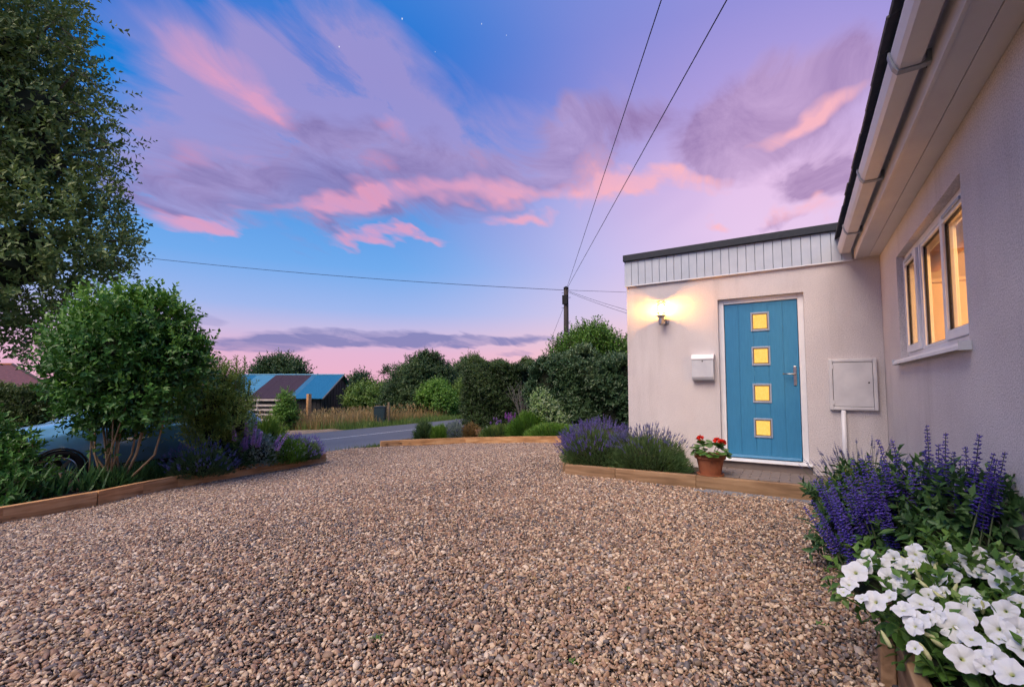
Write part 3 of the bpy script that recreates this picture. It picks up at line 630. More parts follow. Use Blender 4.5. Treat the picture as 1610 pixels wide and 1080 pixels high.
MB().prism([(WX-.055, VZ0-.012), (WX-.055, VZ0-.034), (WX-.045, VZ0-.034), (WX-.045, VZ0-.022), (WX-.001, VZ0-.018), (WX-.001, VZ0+.006), (WX+.062, VZ0+.006), (WX+.062, VZ0+.014), (WX-.03, VZ0+.010)], 'y', VY0-.035, VY1+.055).build('sill', M_white, bung, bevel=.002)
for y0_, y1_ in ((VY0-.042, VY0-.0355), (VY1+.0555, VY1+.062)): MB().box((WX-.058, y0_, VZ0-.038), (WX-.001, y1_, VZ0+.014)).build('sill_cap', M_box, bung)
# the lit room behind
M_room = simple('warm_room_paint', (.80, .62, .36), (.74, .56, .32), 2, .8)
X1 = WX+3.2
MB().box((WX+T+.001, VY1+.75, .1), (X1, VY1+.80, SOF+.1)).build('room_wall', M_room, bung)
MB().box((X1, VY0-1.4, .1), (X1+.05, VY1+.8, SOF+.1)).build('room_wall', M_room, bung)
MB().box((WX+T+.001, VY0-1.45, .1), (X1, VY0-1.4, SOF+.1)).build('room_wall', M_room, bung)
MB().box((WX+T+.001, VY0-1.39, SOF-.12), (X1-.001, VY1+.749, SOF-.08)).build('room_ceiling', M_white, bung)
MB().box((WX+T+.001, VY0-1.39, .05), (X1-.001, VY1+.749, .1)).build('room_floor', M_sleeper2, bung)
MB().box((WX+T+.02, VY0-.1, VZ1-.16), (WX+T+.10, VY1+.1, VZ1+.02)).build('roller_blind', simple('orange_blind', (.60, .34, .12), (.52, .29, .1), 8, .8), bung, bevel=.02)
MB().box((WX+T+.06, VY1+.25, .1), (WX+T+.75, VY1+.74, Z(1.0))).box((WX+T+.04, VY1+.20, Z(1.0)), (WX+T+.78, VY1+.745, Z(1.04))).build('cupboard', simple('pale_cupboard', (.74, .60, .42), (.70, .56, .38), 3, .5), bung, bevel=.01)
tp = [(WX+.36, 4.05, Z(.20))]+[(WX+.36, 4.05, Z(.52))]+[(WX+.36+.075*(1-math.cos(a)), 4.05, Z(.52)+.075*math.sin(a)) for a in np.linspace(.3, 3.1, 8)]+[(WX+.51, 4.05, Z(.46))]
MB().tube(tp, .013, 10).build('kitchen_tap', M_steel, bung, smooth=True)
MB().box((WX+T+.001, VY0-.3, Z(.14)), (WX+T+.62, VY1+.2, Z(.18))).build('worktop', M_room, bung, bevel=.004)
MB().lathe([(.0, .0), (.11, .0), (.13, .03), (.10, .06), (0, .07)], 20, (WX+1.25, 4.0, SOF-.20)).build('ceiling_lamp', emit('warm_lamp', (1, .68, .30), 3), bung, smooth=True)
rl = bpy.data.lights.new('room_light', 'POINT'); rl.energy = 46; rl.color = (1, .56, .20); rl.shadow_soft_size = .12
rlo = bpy.data.objects.new('room_light', rl); C.objects.link(rlo); rlo.location = (WX+1.25, 4.0, SOF-.45); adopt(rlo, bung)

# ------------------------------------------------------------------ wall lantern
lx, ly = -1.60, WY-.115
lan = thing('wall_lantern', 'lit steel and glass cylinder lantern on the porch wall', 'lantern', (lx, WY, Z(.88)))
z0 = Z(.855)
MB().lathe([(.045, 0), (.045, .014), (.038, .022), (0, .022)], 24, (lx+.035, WY-.0005, z0+.055), Matrix.Rotation(R(90), 3, 'X')).build('wall_plate', M_steel, lan, smooth=False)
MB().tube([(lx+.035, WY-.02, z0+.055), (lx+.02, WY-.08, z0+.03), (lx, ly, z0+.035)], [.022, .022, .026], 12).build('arm', M_steel, lan, smooth=True)
MB().lathe([(0, .0), (.026, .004), (.034, .02), (.034, .10), (.046, .115), (.062, .125), (.062, .137), (.0, .137)], 28, (lx, ly, z0)).build('base', M_steel, lan)
gl = MB().lathe([(.050, .139), (.050, .322)], 28, (lx, ly, z0)); gl.f = [f for f in gl.f if len(f) == 4]
gl.build('glass_cylinder', glassmat('lantern_glass', (1, .97, .9), .3), lan, smooth=True)
for k in range(4): MB().lathe([(.0505, -.003), (.058, -.003), (.058, .003), (.0505, .003), (.0505, -.003)], 28, (lx, ly, z0+.175+k*.036)).build('ring', M_steel, lan)
for a in (.4, 2.5, 4.6): MB().tube([(lx+.0565*math.cos(a), ly+.0565*math.sin(a), z0+.137), (lx+.0565*math.cos(a), ly+.0565*math.sin(a), z0+.323)], .003, 6).build('guard_rod', M_steel, lan)
MB().lathe([(0, .345), (.045, .340), (.060, .328), (.060, .3225), (0, .3225)][::-1], 28, (lx, ly, z0)).build('cap', M_steel, lan)
MB().lathe([(0, .165), (.02, .168), (.027, .2), (.027, .262), (.018, .29), (0, .295)], 16, (lx, ly, z0)).build('bulb', emit('lantern_bulb', (1, .42, .075), 320), lan, smooth=True)

# ------------------------------------------------------------------ letterbox, meter box
lb = thing('letterbox', 'white steel letterbox with curved bottom beside the blue door', 'letterbox', (-1.09, WY, 1.3))
a, b, t0, t1 = -1.215, -.945, Z(.075), Z(.435)
pr = [(WY-.002, t0+.01), (WY-.05, t0+.004), (WY-.085, t0+.02), (WY-.10, t0+.055), (WY-.10, t1-.075), (WY-.002, t1-.03)]
MB().prism(pr, 'x', a, b).build('body', M_box, lb, bevel=.004)
MB().prism([(WY-.001, t1-.028), (WY-.107, t1-.074), (WY-.107, t1-.058), (WY-.085, t1-.006), (WY-.001, t1)], 'x', a-.006, b+.006).build('lid', M_white, lb, bevel=.004)
MB().lathe([(.009, 0), (.009, .004)], 12, ((a+b)/2, WY-.0995, t1-.095), Matrix.Rotation(R(90), 3, 'X')).build('lock', M_dark, lb)
mb = thing('meter_box', 'square off white meter cabinet with pipe on the porch wall', 'meter box', (.53, WY, .9))
a, b, t0, t1 = .300, .752, Z(-.270), Z(.322)
f = .038
fr = MB().box((a, WY-.05, t0), (a+f, WY-.001, t1)).box((b-f, WY-.05, t0), (b, WY-.001, t1)).box((a+f, WY-.05, t1-f), (b-f, WY-.001, t1)).box((a+f, WY-.05, t0), (b-f, WY-.001, t0+f))
fr.build('frame', M_meter, mb, bevel=.008)
MB().box((a+f+.004, WY-.046, t0+f+.004), (b-f-.004, WY-.02, t1-f-.004)).build('door', M_meter, mb, bevel=.004)
MB().box((a+f, WY-.019, t0+f), (b-f, WY-.002, t1-f)).build('backing', M_dark, mb)
for zc in (t0+.09, t1-.09): MB().box((a+f-.008, WY-.056, zc-.025), (a+f+.012, WY-.0465, zc+.025)).build('hinge', M_meter, mb, bevel=.003)
MB().lathe([(.009, 0), (.009, .003)], 12, (b-f-.04, WY-.0458, (t0+t1)/2+.02), Matrix.Rotation(R(90), 3, 'X')).build('keyhole', M_dark, mb)
MB().tube([(.428, WY-.026, .0), (.428, WY-.026, t0-.001)], .024, 14).build('pipe', M_white, mb, smooth=True)

# ------------------------------------------------------------------ step, pavers, sleepers by the porch
STZ = .132
step = thing('brick_step', 'brick paved landing below the blue front door', 'step', (-.4, 6.2, 0))
MB().box((-1.02, 5.92, -.05), (.34, WY-.003, STZ-.05)).build('bedding', M_soil, step)
pv = MB().box((-.0975, -.0475, 0), (.0975, .0475, .048)).mesh('paver', M_paver)
for r in range(7):
    for k in range(8):
        x = -1.02+.1+k*.2-(.1 if r % 2 else 0); y = 5.93+.048+r*.0965
        if -1.03 < x-.05 and x < .34 and y < WY-.04:
            o = inst('paver', pv, step, Matrix.Translation((x, y, STZ-.049+random.uniform(-.003, .002))) @ Matrix.Rotation(random.uniform(-.012, .012), 4, 'Z')); m = o.modifiers.new('bevel', 'BEVEL'); m.width = .005; m.segments = 1
MB().box((DX0-.03, WY-.012, STZ-.04), (DX1+.03, WY+.018, DZ0-.004)).build('riser', M_paver, step)
strip = thing('block_strip', 'grey block edging set in gravel below the timber step', 'paving', (-.4, 5.5, 0))
for r in range(2):
    for k in range(6):
        x = -.95+k*.203+(.1 if r else 0)
        o = inst('block', pv, strip, Matrix.Translation((x, 5.50+r*.098, -.026+random.uniform(-.003, .003))) @ Matrix.Rotation(random.uniform(-.015, .015), 4, 'Z'))
        o.material_slots[0].link = 'OBJECT'; o.material_slots[0].material = M_block; m = o.modifiers.new('bevel', 'BEVEL'); m.width = .005; m.segments = 1
def edging(label, pts, w, top, mat, group='timber sleeper edgings', name='timber_edging'):
    c = np.mean([p[:3] for p in pts], 0); e = thing(name, label, 'edging', c, group)
    for p, q in zip(pts[:-1], pts[1:]):
        p = np.array(p); q = np.array(q); d = unit(q-p)*.002
        beam('sleeper', p+d+[0, 0, -.08], q-d+[0, 0, -.08], w, top+.08, mat, e)
    return e
edging('timber sleeper edging below the lavenders, in front of the blue door', [(-2.70, 5.70, 0), (-2.02, 5.745, 0), (-1.06, 5.80, 0), (.09, 5.82, 0)], .09, STZ+.003, M_sleeper2)
edging('orange timber sleeper edging of the left bed, in front of the parked car', [p+np.array([-.03, .0, 0]) for p in LEDGE], .08, .205, M_sleeper)
edging('far curved timber edging across the back of the drive', [p+np.array([-.02, .04, 0]) for p in BEDGE], .08, .165, M_sleeper)
edging('short timber return at the lavender end of the bed', [(-2.74, 5.76, 0), (-2.95, 7.2, 0), (-3.1, 8.9, 0)], .08, .13, M_sleeper2)
# raised planter at the right
pln = thing('timber_planter', 'timber edged raised bed against the bungalow wall under white flowers', 'planter', (.55, 1.5, 0))
beam('board', (.315, -1.5, -.05), (.315, 2.52, -.05), .05, .25, M_sleeper2, pln); beam('board', (.342, 2.50, -.05), (.826, 2.50, -.05), .045, .25, M_sleeper2, pln)
beam('post', (.262, 2.36, -.05), (.262, 2.44, -.05), .05, .22, M_sleeper2, pln); beam('post', (.262, 1.30, -.05), (.262, 1.38, -.05), .05, .22, M_sleeper2, pln)
MB().box((.341, -1.5, -.04), (.826, 2.476, .15)).build('soil', M_soil, pln)
# soil of the beds
def sheet_poly(name, poly, dz, label):
    return grid_sheet(name, np.linspace(min(p[0] for p in poly), max(p[0] for p in poly), 40), np.linspace(min(p[1] for p in poly), max(p[1] for p in poly), 60), M_soil, dz, keep=lambda x, y: poly_inside(poly, x, y), label=label)
sheet_poly('flower_bed', [(p[0]-.05, p[1]) for p in LEDGE]+[(-10.2, 6.5), (-10.2, 0), (-10.2, -1)], .16, 'dark soil of the left flower bed')
sheet_poly('flower_bed', [(p[0], p[1]+.08) for p in BEDGE]+[(-3.1, 9.0), (-2.6, 14), (-9.2, 14), (-10.2, 10.5)], .09, 'dark soil of the back flower bed')
sheet_poly('flower_bed', [(-2.72, 5.74), (-1.06, 5.82), (-1.03, 6.6), (-2.13, 6.6), (-2.13, 9.0), (-3.05, 8.8)], .10, 'dark soil around the lavenders')
sheet_poly('flower_bed', [(.36, 2.5), (.3, 4.4), (.35, 5.6), (.82, 5.6), (.82, 2.5)], .03, 'soil strip at the foot of the bungalow wall')
# ------------------------------------------------------------------ foliage colours
F_tree = leafmat('tree_leaf', (.024, .044, .012), (.075, .118, .032), (.17, .21, .07))
F_shrub = leafmat('shrub_leaf', (.012, .045, .010), (.035, .105, .018), (.10, .20, .03))
F_light = leafmat('pale_shrub_leaf', (.035, .08, .015), (.11, .17, .03), (.24, .28, .06))
F_hedge = leafmat('hedge_leaf', (.012, .028, .010), (.034, .062, .018), (.09, .125, .035))
F_laurel = leafmat('laurel_leaf', (.012, .032, .014), (.032, .066, .028), (.085, .125, .055), rough=.35)
F_far = leafmat('far_leaf', (.012, .032, .014), (.035, .068, .024), (.085, .12, .038))
F_bright = leafmat('bright_leaf', (.03, .08, .012), (.08, .17, .022), (.16, .25, .045))
F_grass = leafmat('green_grass', (.03, .06, .012), (.07, .12, .025), (.16, .19, .05), transl=.3)
F_dry = leafmat('dry_grass', (.16, .115, .04), (.32, .215, .085), (.46, .33, .15), transl=.3)
F_lav = leafmat('lavender_leaf', (.028, .060, .022), (.070, .125, .045), (.14, .20, .08))
F_lavf = leafmat('lavender_flower', (.060, .045, .19), (.13, .10, .34), (.24, .19, .46))
F_lavd = leafmat('dark_lavender_flower', (.030, .034, .10), (.07, .075, .19), (.14, .14, .28))
F_catf = leafmat('mauve_flower', (.28, .17, .38), (.42, .27, .54), (.55, .40, .66))
F_magf = leafmat('magenta_flower', (.22, .05, .30), (.34, .10, .42), (.45, .2, .5))
F_salv = leafmat('salvia_leaf', (.016, .040, .014), (.036, .085, .028), (.085, .15, .05))
F_salf = leafmat('salvia_flower', (.012, .008, .07), (.028, .017, .15), (.07, .046, .28), transl=.1)
F_pet = leafmat('petunia_leaf', (.022, .055, .012), (.055, .12, .022), (.13, .20, .045))
F_iris = leafmat('strap_leaf', (.018, .05, .018), (.04, .105, .035), (.095, .18, .06))
F_silver = leafmat('silver_leaf', (.12, .17, .11), (.19, .23, .20), (.32, .36, .33))
F_core = simple('filler_shade', (.012, .018, .008), (.02, .026, .012), 6, .95)  # solid filler behind leaves, the interior's shade put into its colour
F_red = leafmat('geranium_red', (.34, .012, .008), (.55, .022, .014), (.70, .05, .03), transl=.15)

def core(parent, clumps, k=.62, name='dark_filler'):  # added dark solids inside the leaves, they close the view through
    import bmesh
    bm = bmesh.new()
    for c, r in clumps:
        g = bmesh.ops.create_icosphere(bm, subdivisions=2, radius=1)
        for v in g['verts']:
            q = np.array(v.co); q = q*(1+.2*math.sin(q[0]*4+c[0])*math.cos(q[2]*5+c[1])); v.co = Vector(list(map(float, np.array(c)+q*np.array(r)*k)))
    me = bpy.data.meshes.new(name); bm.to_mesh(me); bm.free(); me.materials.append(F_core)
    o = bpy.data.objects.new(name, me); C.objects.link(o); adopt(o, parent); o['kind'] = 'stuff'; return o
def crown(parent, clumps, nspr, k, slen, leaf, wid, mat, name='crown', tintb=.42, up=.25, twig=None, shell=.55, hi=.25, biasup=.25, kind='stuff'):
    """leafy crown: sprigs through the clumps; the tint varies by clump and by sprig"""
    P, O, r, ci = clump_points(clumps, nspr, shell)
    S = unit(O*.9+rdir(nspr)*.6+np.array([0, 0, biasup])); Ls = slen*rng.uniform(.6, 1.3, nspr)
    p, d, nn, ln, w, i = sprigs(P, S, Ls, k, leaf, wid, up)
    ct = rng.normal(0, .10, len(clumps)); st = rng.normal(0, .10, nspr)
    tint = np.clip(tintb+ct[ci][i]+st[i]+hi*.5*(nn[:, 2]*.3+O[i][:, 2]*.5)+rng.normal(0, .09, len(p)), 0, 1)  # lighter where leaves face up: light from above put into the tint
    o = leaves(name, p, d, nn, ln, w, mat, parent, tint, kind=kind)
    if twig: twigs('twigs', P-S*Ls[:, None]*.4, P+S*Ls[:, None], twig, twig*.4, M_bark, parent)
    return o
def limb_tree(parent, base, tips, r0, mat, nm='limb', mid=.45, n=7):
    for tp in tips:
        b = np.array(base, float); tp = np.array(tp, float); m = b*(1-mid)+tp*mid; m[2] += .12*np.linalg.norm(tp-b); m[:2] += rng.normal(0, .06, 2)*np.linalg.norm(tp-b)
        pts = [b*(1-t)**2+2*m*t*(1-t)+tp*t*t for t in np.linspace(0, 1, 7)]
        MB().tube(pts, [r0*(1-.85*t) for t in np.linspace(0, 1, 7)], n).build(nm, mat, parent, smooth=True)
def tree(name, label, base, h, clumps, nspr, k, slen, leaf, wid, mat, group=None, r=.12, tintb=.42, corek=.6, cat='tree', **kw):
    t = thing(name, label, cat, base, group); b = np.array(base); top = np.mean([c for c, _ in clumps], 0)
    pts = [b-[0, 0, .1], b*.6+top*.4+[.05, .03, 0], top]; MB().tube(pts, [r, r*.7, r*.35], 9).build('trunk', M_bark, t, smooth=True)
    limb_tree(t, b*.6+top*.4, [np.array(c)*.8+top*.2 for c, _ in clumps][:6], r*.4, M_bark)
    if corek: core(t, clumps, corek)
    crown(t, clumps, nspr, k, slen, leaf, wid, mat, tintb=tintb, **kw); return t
def px_clumps(lst, jitter=.0):
    """(px, py, radius in px, camera depth[, squash]) -> clump in metres"""
    out = []
    for q in lst:
        px, py, r, d = q[:4]; s = q[4] if len(q) > 4 else 1; c = at_depth(px, py, d); rm = r*d/FPX; out.append((c, np.array([rm, rm, rm*s])))
    return out

# ------------------------------------------------------------------ hedges
def hedge(name, label, p0, p1, width, top, nspr, k, slen, leaf, wid, mat, tintb=.4, group='hedges', topmat=None, foot=None, rough=.12):
    p0, p1 = np.array(p0, float), np.array(p1, float); c = (p0+p1)/2; t = thing(name, label, 'hedge', c, group)
    ax = unit((p1-p0)*[1, 1, 0]); nx = np.array([-ax[1], ax[0], 0]); L = np.linalg.norm((p1-p0)[:2]); z0 = min(p0[2], p1[2]) if foot is None else foot; Hh = top-z0
    b = MB(); i = width*.5-.16
    v = [p0+ax*.12-nx*i, p1-ax*.12-nx*i, p1-ax*.12+nx*i, p0+ax*.12+nx*i]
    b.add([(*q[:2], z0) for q in v]+[(*q[:2], top-.15) for q in v], [(0, 3, 2, 1), (4, 5, 6, 7), (0, 1, 5, 4), (1, 2, 6, 5), (2, 3, 7, 6), (3, 0, 4, 7)]); b.build('dark_filler', F_core, t)['kind'] = 'stuff'  # added dark box that stands for the shaded inside of the hedge
    A = np.array([L*Hh, L*Hh, L*width, width*Hh, width*Hh]); f = rng.choice(5, nspr, p=A/A.sum()); u = rng.random(nspr); w = rng.random(nspr)
    O = np.zeros((nspr, 3)); P = np.zeros((nspr, 3))
    for s, sg in ((0, -1), (1, 1)):
        m = f == s; P[m] = p0*[1, 1, 0]+ax*(u[m]*L)[:, None]+nx*sg*width/2+np.array([0, 0, 1])*(z0+w[m]*Hh)[:, None]; O[m] = nx*sg
    m = f == 2; P[m] = p0*[1, 1, 0]+ax*(u[m]*L)[:, None]+nx*((w[m]-.5)*width)[:, None]+[0, 0, top]; O[m] = [0, 0, 1]
    for s, sg in ((3, 0), (4, 1)):
        m = f == s; P[m] = p0*[1, 1, 0]+ax*L*sg+nx*((u[m]-.5)*width)[:, None]+np.array([0, 0, 1])*(z0+w[m]*Hh)[:, None]; O[m] = ax*(1 if sg else -1)
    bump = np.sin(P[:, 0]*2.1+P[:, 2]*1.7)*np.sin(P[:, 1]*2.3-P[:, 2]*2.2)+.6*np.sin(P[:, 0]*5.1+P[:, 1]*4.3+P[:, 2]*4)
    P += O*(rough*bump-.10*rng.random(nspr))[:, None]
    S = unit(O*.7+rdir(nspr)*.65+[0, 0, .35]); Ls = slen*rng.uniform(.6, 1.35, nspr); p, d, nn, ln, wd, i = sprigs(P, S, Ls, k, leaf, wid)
    tint = np.clip(tintb+.15*bump[i]+.30*O[i][:, 2]+rng.normal(0, .1, nspr)[i]+rng.normal(0, .08, len(p)), 0, 1)  # sunlit tops painted into the leaf tint, bulges lighter too
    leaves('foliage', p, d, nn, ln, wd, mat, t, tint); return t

# ------------------------------------------------------------------ far field: woods, trees, barn, house roof
def far_wood():
    cl = []
    for i in range(46):
        px = -120+i*26+random.uniform(-8, 8); d = random.uniform(140, 190); p = ground_at(px, d); hh = random.uniform(3.2, 5.2); cl.append((p+[0, 0, hh*.55], np.array([random.uniform(3.5, 6), random.uniform(3.5, 6), hh*.6])))
    t = thing('distant_trees', 'low dark line of distant trees on the horizon', 'woodland', cl[20][0]); t['kind'] = 'stuff'
    core(t, cl, .9); crown(t, cl, 6500, 4, 1.0, .8, .5, F_far, tintb=.35)
far_wood()
def std_tree(name, label, px, d, clumps, nspr, leaf, mat=F_far, tintb=.4, k=6, slen=None, group='trees beyond the lane', corek=.6, **kw):
    b = ground_at(px, d); cl = px_clumps(clumps)
    return tree(name, label, b, 0, cl, nspr, k, slen or leaf*3, leaf, leaf*.55, mat, group, r=.012*d**.5+.05, tintb=tintb, corek=corek, **kw)
std_tree('round_tree', 'round dark tree rising behind the barn roof', 440, 62, [(440, 584, 26, 62, .7), (420, 588, 19, 61, .8), (462, 588, 19, 61, .8), (440, 600, 34, 62, .7)], 2600, .42, tintb=.38)
std_tree('small_tree', 'small dark tree to the right of the barn gable', 565, 50, [(562, 606, 11, 50), (570, 600, 8, 50), (556, 618, 14, 50), (578, 618, 12, 50), (568, 594, 4, 50)], 1100, .30, tintb=.3)
std_tree('bush', 'pale olive bush between barn and cabinet', 585, 40, [(575, 622, 18, 42, .8), (598, 624, 17, 41, .8), (560, 630, 16, 43, .8), (612, 618, 14, 43, .8)], 1600, .24, mat=F_light, tintb=.22)
dome = std_tree('overgrown_tree', 'large domed ivy covered tree beside the lane with twiggy top', 650, 28,
         [(650, 600, 30, 28), (672, 590, 26, 28.4), (635, 612, 24, 27.6), (690, 596, 22, 28.6), (655, 632, 34, 27.4, .8), (625, 636, 20, 27.5), (685, 625, 26, 28), (664, 574, 12, 28.5), (680, 570, 10, 28.6), (617, 622, 12, 27.5)], 7500, .15, tintb=.28, k=7)
std_tree('bush', 'bright green bush at the foot of the domed tree', 690, 26, [(686, 618, 18, 26, .8), (698, 630, 16, 25.6, .8), (675, 626, 14, 26, .7), (704, 640, 10, 25.5)], 2200, .13, mat=F_bright, tintb=.35, k=7)
std_tree('leafy_tree', 'mid green tree between the domed tree and the dark hedge', 730, 36, [(720, 600, 24, 36), (742, 588, 22, 37), (755, 600, 24, 37), (708, 612, 18, 35), (735, 622, 28, 36, .8), (738, 580, 12, 37.5)], 4200, .20, tintb=.5, k=6)
std_tree('bush', 'olive bush behind the bend of the lane', 735, 27, [(722, 630, 20, 27, .8), (742, 636, 18, 26.5, .8), (730, 618, 14, 27), (712, 640, 12, 26.8)], 2000, .14, mat=F_light, tintb=.2, k=6)
# twigs sticking out of the domed tree
tw = []
for px, py in [(690, 562), (698, 570), (664, 561), (648, 566), (604, 586), (612, 582), (708, 578), (684, 556), (672, 562)]:
    tw.append((at_depth(px+random.uniform(-4, 4), py, 28.2), np.array([.16, .16, .12])))
tt = dome; crown(tt, tw, 150, 5, .3, .16, .09, F_far, name='leafy_shoots', tintb=.25, twig=.012)
for c, _ in tw: MB().tube([c+[.1, 0, -.9], c+[0, 0, .1]], [.02, .008], 5).build('twig', M_bark, tt)

# barn
RTH = np.array([RT[0], RT[1], 0]); FWH = unit(np.array([FW[0], FW[1], 0]))
barn = thing('barn', 'low black timber barn with patchwork blue and brown corrugated roof', 'barn', CAM*0+FWH*44.6-RTH*22+np.array([0, 0, -1.9]))
def bp(lat, dep, z): q = RTH*lat+FWH*dep; return np.array([q[0], q[1], z])
ze, zr, xr, xl, d1, d2 = CAMH-.94, CAMH+1.12, -16.47, -28.4, 40.0, 49.3; dm = (d1+d2)/2; zb = -2.3
MB().add([bp(xl+.3, d1+.3, zb), bp(xr-.25, d1+.3, zb), bp(xr-.25, d2-.3, zb), bp(xl+.3, d2-.3, zb), bp(xl+.3, d1+.3, ze), bp(xr-.25, d1+.3, ze), bp(xr-.25, d2-.3, ze), bp(xl+.3, d2-.3, ze), bp(xl+.3, dm, zr-.12), bp(xr-.25, dm, zr-.12)],
         [(0, 1, 5, 4), (2, 3, 7, 6), (1, 2, 6, 9, 5), (3, 0, 4, 8, 7)]).build('wall', M_dark, barn)
def plank_mesh(pts, mat, parent, name): MB().add(pts, [(0, 1, 2, 3), (7, 6, 5, 4), (0, 4, 5, 1), (1, 5, 6, 2), (2, 6, 7, 3), (3, 7, 4, 0)]).build(name, mat, parent)
nb = 26
for i in range(nb):                                # upright gable boards
    a, b = d1+.28+(d2-d1-.56)*i/nb, d1+.28+(d2-d1-.56)*(i+1)/nb-.03; o = .02 if i % 2 else .045
    zt = lambda d: ze+(zr-ze)*(1-abs(d-dm)/(dm-d1))-.10
    plank_mesh([bp(xr-.24, a, zb), bp(xr-.24, b, zb), bp(xr-.24, b, zt(b)), bp(xr-.24, a, zt(a)), bp(xr-.24+o, a, zb), bp(xr-.24+o, b, zb), bp(xr-.24+o, b, zt(b)), bp(xr-.24+o, a, zt(a))], M_blackboard, barn, 'wall_board')
nb = 34
for i in range(nb):                                # front boards
    a, b = xl+.3+(xr-xl-.6)*i/nb, xl+.3+(xr-xl-.6)*(i+1)/nb-.03; o = .02 if i % 2 else .045
    plank_mesh([bp(a, d1+.29, zb), bp(b, d1+.29, zb), bp(b, d1+.29, ze-.02), bp(a, d1+.29, ze-.02), bp(a, d1+.29-o, zb), bp(b, d1+.29-o, zb), bp(b, d1+.29-o, ze-.02), bp(a, d1+.29-o, ze-.02)], M_blackboard, barn, 'wall_board')
M_rb = simple('blue_corrugated_sheet', (.022, .19, .34), (.016, .15, .28), 3, .5, stretch=(3, 3, .3)); M_rl = simple('pale_blue_sheet', (.10, .31, .44), (.08, .25, .37), 3, .5); M_rn = simple('brown_rusted_sheet', (.075, .042, .058), (.05, .03, .042), 4, .7, stretch=(3, 3, .4))
def sheet(a, b, front, mat, lift):
    nseg = 14; V = []; de, zz = (d1-.15, ze-.09) if front else (d2+.15, ze-.09)
    for i in range(nseg+1):
        lat = a+(b-a)*i/nseg; c = .022*(1 if i % 2 else -1)+lift
        V += [bp(lat, dm, zr+c+.02), bp(lat, de, zz+c+.02), bp(lat, dm, zr+c), bp(lat, de, zz+c)]
    F = []
    for i in range(nseg):
        k = i*4; F += [(k, k+4, k+5, k+1), (k+2, k+3, k+7, k+6), (k+1, k+5, k+7, k+3)]
    F += [(0, 1, 3, 2), (nseg*4, nseg*4+2, nseg*4+3, nseg*4+1)]
    MB().add(V, F).build('roof_sheet', mat, barn)
x = xr+.1; seq = [M_rb]*3+[M_rl]+[M_rn]*4+[M_rl]*2+[M_rb]*3; wid = [.87]*3+[.5]+[.88]*4+[.9]*5; i = 0
for mt, w_ in zip(seq, wid):
    for fr_ in (True, False): sheet(x-w_, x, fr_, mt, .012*(i % 2))
    x -= w_-.005; i += 1
MB().tube([bp(xr+.12, dm, zr+.05), bp(x, dm, zr+.05)], .07, 8).build('ridge_cap', M_rl, barn)
MB().tube([bp(xr+.08, d1-.15, ze-.10), bp(xr+.08, dm, zr-.02), bp(xr+.08, d2+.15, ze-.10)], .07, 6).build('barge_board', M_greystem, barn)
c = bp(xr-.14, dm+1.6, zr-1.0); MB().lathe([(0, -.1), (.12, -.08), (.14, .05), (0, .1)], 10, c).build('gable_lamp', M_white, barn)

# tiled roof house at far left behind the hedge
hs = thing('neighbour_house', 'red brown tiled hip roof showing above the hedge at far left', 'house', ground_at(-60, 27))
def hp(px, py, d): return at_depth(px, py, d)
e1, e2, e3, e4 = hp(80, 608, 25), hp(-320, 608, 25), hp(-300, 608, 33), hp(62, 608, 33); r1, r2 = hp(20, 573, 29), hp(-250, 573, 29)
zt = lambda q, dz: tuple(np.array(q)+[0, 0, dz])
MB().add([e1, e2, e3, e4, r1, r2, zt(e1, -.12), zt(e2, -.12), zt(e3, -.12), zt(e4, -.12)], [(0, 4, 5, 1), (0, 3, 4), (3, 2, 5, 4), (2, 1, 5), (6, 7, 8, 9), (0, 1, 7, 6), (1, 2, 8, 7), (2, 3, 9, 8), (3, 0, 6, 9)]).build('roof', simple('red_tile', (.15, .055, .06), (.085, .035, .045), 8, .85, .6, 6, .05, detail=8), hs)
cc = (np.array(e1)+e2+e3+e4)/4; sh = lambda q: np.array(q)*.94+cc*.06
MB().add([tuple(sh(q)*[1, 1, 0]+[0, 0, z]) for z in (-2.2, e1[2]-.12) for q in (e1, e2, e3, e4)], [(0, 1, 5, 4), (1, 2, 6, 5), (2, 3, 7, 6), (3, 0, 4, 7)]).build('wall', simple('house_brick', (.25, .13, .09), (.2, .1, .07), 5, .9), hs)
MB().tube([r1, r2], .09, 8).build('ridge_tiles', M_terra, hs); MB().tube([r1, e1], .08, 8).build('hip_tiles', simple('dark_hip_tile', (.05, .03, .035), None, 8, .8), hs); MB().tube([r1, e4], .08, 8).build('hip_tiles', M_terra, hs)

# gate and its shrub, cabinet
gate = thing('field_gate', 'white five bar field gate beyond the lane', 'gate', ground_at(430, 21.5))
gb = ground_at(463, 21.5); ga = ground_at(352, 21.5); ga[2] = gb[2] = max(ga[2], gb[2]); gx = unit(ga-gb)
M_gate = simple('weathered_white_rail', (.62, .55, .50), (.48, .42, .38), 9, .8)
for k, zz in enumerate((.38, .62, .84, 1.05, 1.30)): beam('rail', gb+gx*.12+[0, 0, zz], ga+[0, 0, zz], .04, .085, M_gate, gate, 0)
for s in (.2, 1.7, 3.1): q = gb+gx*s+FWH*.05; MB().box(tuple(q+[-.03, -.03, .3]), tuple(q+[.03, .03, 1.42])).build('upright', M_gate, gate)
for nm, q, s in (('gate_post', gb, 1.52), ('gate_post', gb-gx*.55+FWH*.4, 1.62)): MB().box(tuple(q+[-.08, -.08, -.3]), tuple(q+[.08, .08, s])).build(nm, M_sleeper, gate)
std_tree('bush', 'green shrub growing against the field gate', 448, 20.8, [(450, 634, 8, 20.8), (453, 647, 9, 20.8), (443, 650, 8, 20.8), (450, 624, 5, 20.8), (455, 658, 9, 20.8)], 900, .10, mat=F_bright, tintb=.25, k=7, group='shrubs by the lane')
